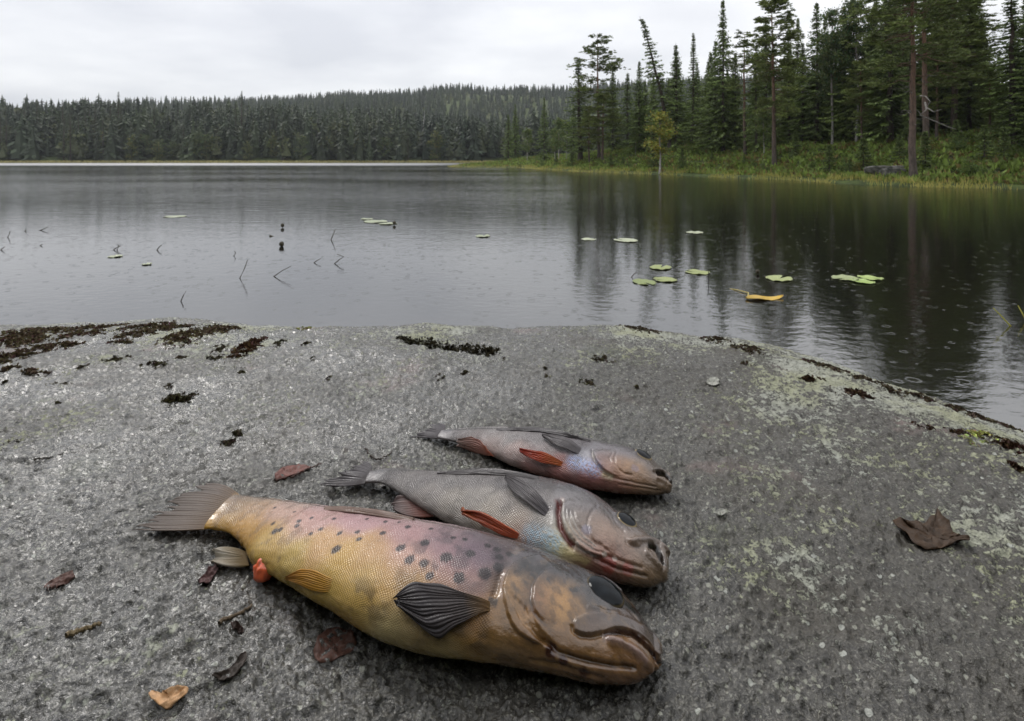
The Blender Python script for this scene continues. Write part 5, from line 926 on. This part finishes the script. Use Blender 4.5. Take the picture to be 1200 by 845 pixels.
def leaf_on_rock(name, outline, cx, cy, label, cat, col, lift=0.002, curl=0.006, seed=1, flat=None, thick=0.0008):
    """outline: pixels round the leaf as it lies on the rock, meshed as rings towards its middle"""
    O = np.array(outline, float); t = np.linspace(0, 1, len(O) + 1); Oc = np.vstack([O, O[:1]]); n = 64; o_ = np.stack([np.interp(np.linspace(0, 1, n, endpoint=False), t, Oc[:, i]) for i in range(2)], -1)
    W = np.array([rock_pt(*q)[:2] for q in o_]); c = rock_pt(cx, cy); rad = np.linspace(0, 1, 9); XY = c[:2] + (W - c[:2])[None] * rad[:, None, None]; a = np.arange(n)
    d = np.linalg.norm(W - c[:2], axis=1).max(); z = rock_z(XY[..., 0], XY[..., 1], False) + lift + curl * rad[:, None] ** 2 * (0.45 + 0.9 * pn(XY[..., 0] / d * 1.5 + seed, XY[..., 1] / d * 1.5, seed)) + 0.15 * curl * pn(XY[..., 0] / d * 7, XY[..., 1] / d * 7, seed + 2)
    V = np.concatenate([XY, z[..., None]], -1).reshape(-1, 3) - c; m = len(V); f = grid_faces(9, n, True); rim = 8 * n + a; C = s2l(col) * (0.7 + 0.6 * (0.5 + 0.5 * pn(V[:, 0] / d * 5 + seed, V[:, 1] / d * 5, 7)))[:, None]
    o = link(name, mesh(name, np.concatenate([V, V - [0, 0, thick]]), np.concatenate([f, f[:, ::-1] + m, np.stack([rim, 8 * n + (a + 1) % n, 8 * n + (a + 1) % n + m, rim + m], -1)]), LITTER, np.concatenate([C, C]), True)); o.location = c; tag(o, label, cat); return o
leaf_on_rock('dead_leaf', [(1046,614),(1055,612),(1066,618),(1074,613),(1082,616),(1090,608),(1096,610),(1098,604),(1105,614),(1114,620),(1117,628),(1126,633),(1136,636),(1137,644),(1124,641),(1108,643),(1096,646),(1080,645),(1070,641),(1062,633),(1052,627)], 1092, 630, 'curled dark brown dead leaf lying alone among pale lichen', 'leaf', (66, 46, 26), 0.002, 0.008, 3)
leaf_on_rock('bud_scale', [(174,822),(178,817),(190,816),(205,813),(218,812),(221,816),(219,823),(208,830),(195,835),(184,834),(178,828)], 199, 823, 'tan papery scale with an orange end on bare granite', 'scale', (215, 170, 125), 0.003, 0.004, 5)
leaf_on_rock('dead_leaf', [(367,764),(372,748),(384,738),(398,736),(414,742),(418,754),(412,764),(400,770),(388,777),(376,778),(369,772)], 392, 757, 'reddish flattened dead leaf beside the trout belly', 'leaf', (104, 74, 64), 0.0003, 0.0012, 7)
leaf_on_rock('dead_leaf', [(51,689),(60,683),(72,674),(85,671),(88,676),(80,684),(66,690),(55,693)], 70, 682, 'small maroon dead leaf stuck to the open granite', 'leaf', (96, 66, 58), 0.0006, 0.002, 9)
leaf_on_rock('dead_leaf', [(232,684),(238,676),(246,668),(252,664),(256,670),(250,680),(244,687),(236,688)], 244, 677, 'crumpled purplish leaf below the trout anal fin', 'leaf', (98, 70, 70), 0.001, 0.004, 11)
leaf_on_rock('dead_leaf', [(322,556),(335,549),(350,546),(366,548),(360,552),(345,557),(330,563),(322,564)], 344, 554, 'thin reddish dead leaf between the tails of trout and perch', 'leaf', (128, 84, 76), 0.001, 0.002, 13)
leaf_on_rock('dead_leaf', [(248,798),(262,790),(275,778),(288,766),(290,776),(284,790),(270,800),(256,802)], 270, 787, 'dark rotted leaf fragment above the tan scale', 'leaf', (58, 50, 44), 0.001, 0.004, 15)
leaf_on_rock('seed_husk', [(270,735),(276,734),(284,740),(286,746),(280,746),(273,741)], 278, 740, 'small dark boat shaped husk beside a thin twig', 'husk', (62, 46, 42), 0.002, 0.004, 17)
for x, y, w, s, lab in [(845,604,13,1,'small white oval pebble of lichen on bare granite beside the fish'),(836,449,16,3,'pale flat round lichen disc near the slab edge')]:
    leaf_on_rock('lichen_disc', [(x + w / 2 * math.cos(q) * (1 + 0.1 * math.sin(3 * q)), y + w * 0.3 * math.sin(q)) for q in np.linspace(0, 6.0, 16)], x, y, lab, 'lichen', (178, 178, 168), 0.003, 0.001, s)
def twig(pix, r, col, label, lift=0.0015, name='twig'):
    P = np.array([rock_pt(x, y, lift) for x, y in pix]); c = P.mean(0); t = np.linspace(0, 1, len(P)); Q = spline(t, P, np.linspace(0, 1, 24)) if len(P) > 2 else P[0] + (P[1] - P[0]) * np.linspace(0, 1, 24)[:, None]
    Q = Q + 0.0006 * np.random.RandomState(len(label)).randn(24, 3); s = Soup(); v, f = tube(Q - c, np.linspace(r, r * 0.6, 24) * (1 + 0.2 * np.sin(np.arange(24) * 2.1)), 7); s.add(v, f, s2l(col)); o = link(name, s.mesh(name, LITTER)); o.location = c; tag(o, label, 'twig')
twig([(79,744),(98,737),(119,730)], 0.0018, (128, 112, 82), 'short straight straw coloured twig on open granite'); twig([(257,729),(272,723),(284,718),(296,708)], 0.0014, (112, 96, 76), 'thin curved twig beside the small dark husk')
twig([(322,562),(345,557),(358,550),(376,543)], 0.0012, (84, 58, 52), 'thin dark stem lying across the reddish leaf'); twig([(428,525),(436,536),(446,538),(460,529)], 0.0010, (60, 48, 40), 'tiny forked dark twig behind the perch tail')
twig([(40,540),(60,536),(74,531)], 0.0010, (60, 54, 46), 'short dark needle far out on the grey granite')
# ------------------------------------------------------------------ the rainy air
def build_haze():
    x0, x1, y0, y1, z0, z1 = -3100, 3100, -3100, 3100, -3.9, 125
    V = [(x, y, z) for z in (z0, z1) for y in (y0, y1) for x in (x0, x1)]; f = np.array([(0, 2, 3, 1), (4, 5, 7, 6), (0, 1, 5, 4), (2, 6, 7, 3), (0, 4, 6, 2), (1, 3, 7, 5)])
    m = bpy.data.materials.new('rain_haze'); m.use_nodes = True; nt = m.node_tree; nt.nodes.remove(nt.nodes['Principled BSDF']); v = nt.nodes.new('ShaderNodeVolumePrincipled')
    v.inputs['Density'].default_value = 0.00022; v.inputs['Color'].default_value = (0.90, 0.94, 1.0, 1); nt.links.new(v.outputs[0], nt.nodes['Material Output'].inputs['Volume'])
    o = link('haze', mesh('haze', V, f, m, None, False)); o['kind'] = 'stuff'; tag(o, 'thin grey rain haze hanging over lake and hills', 'haze')
build_haze()
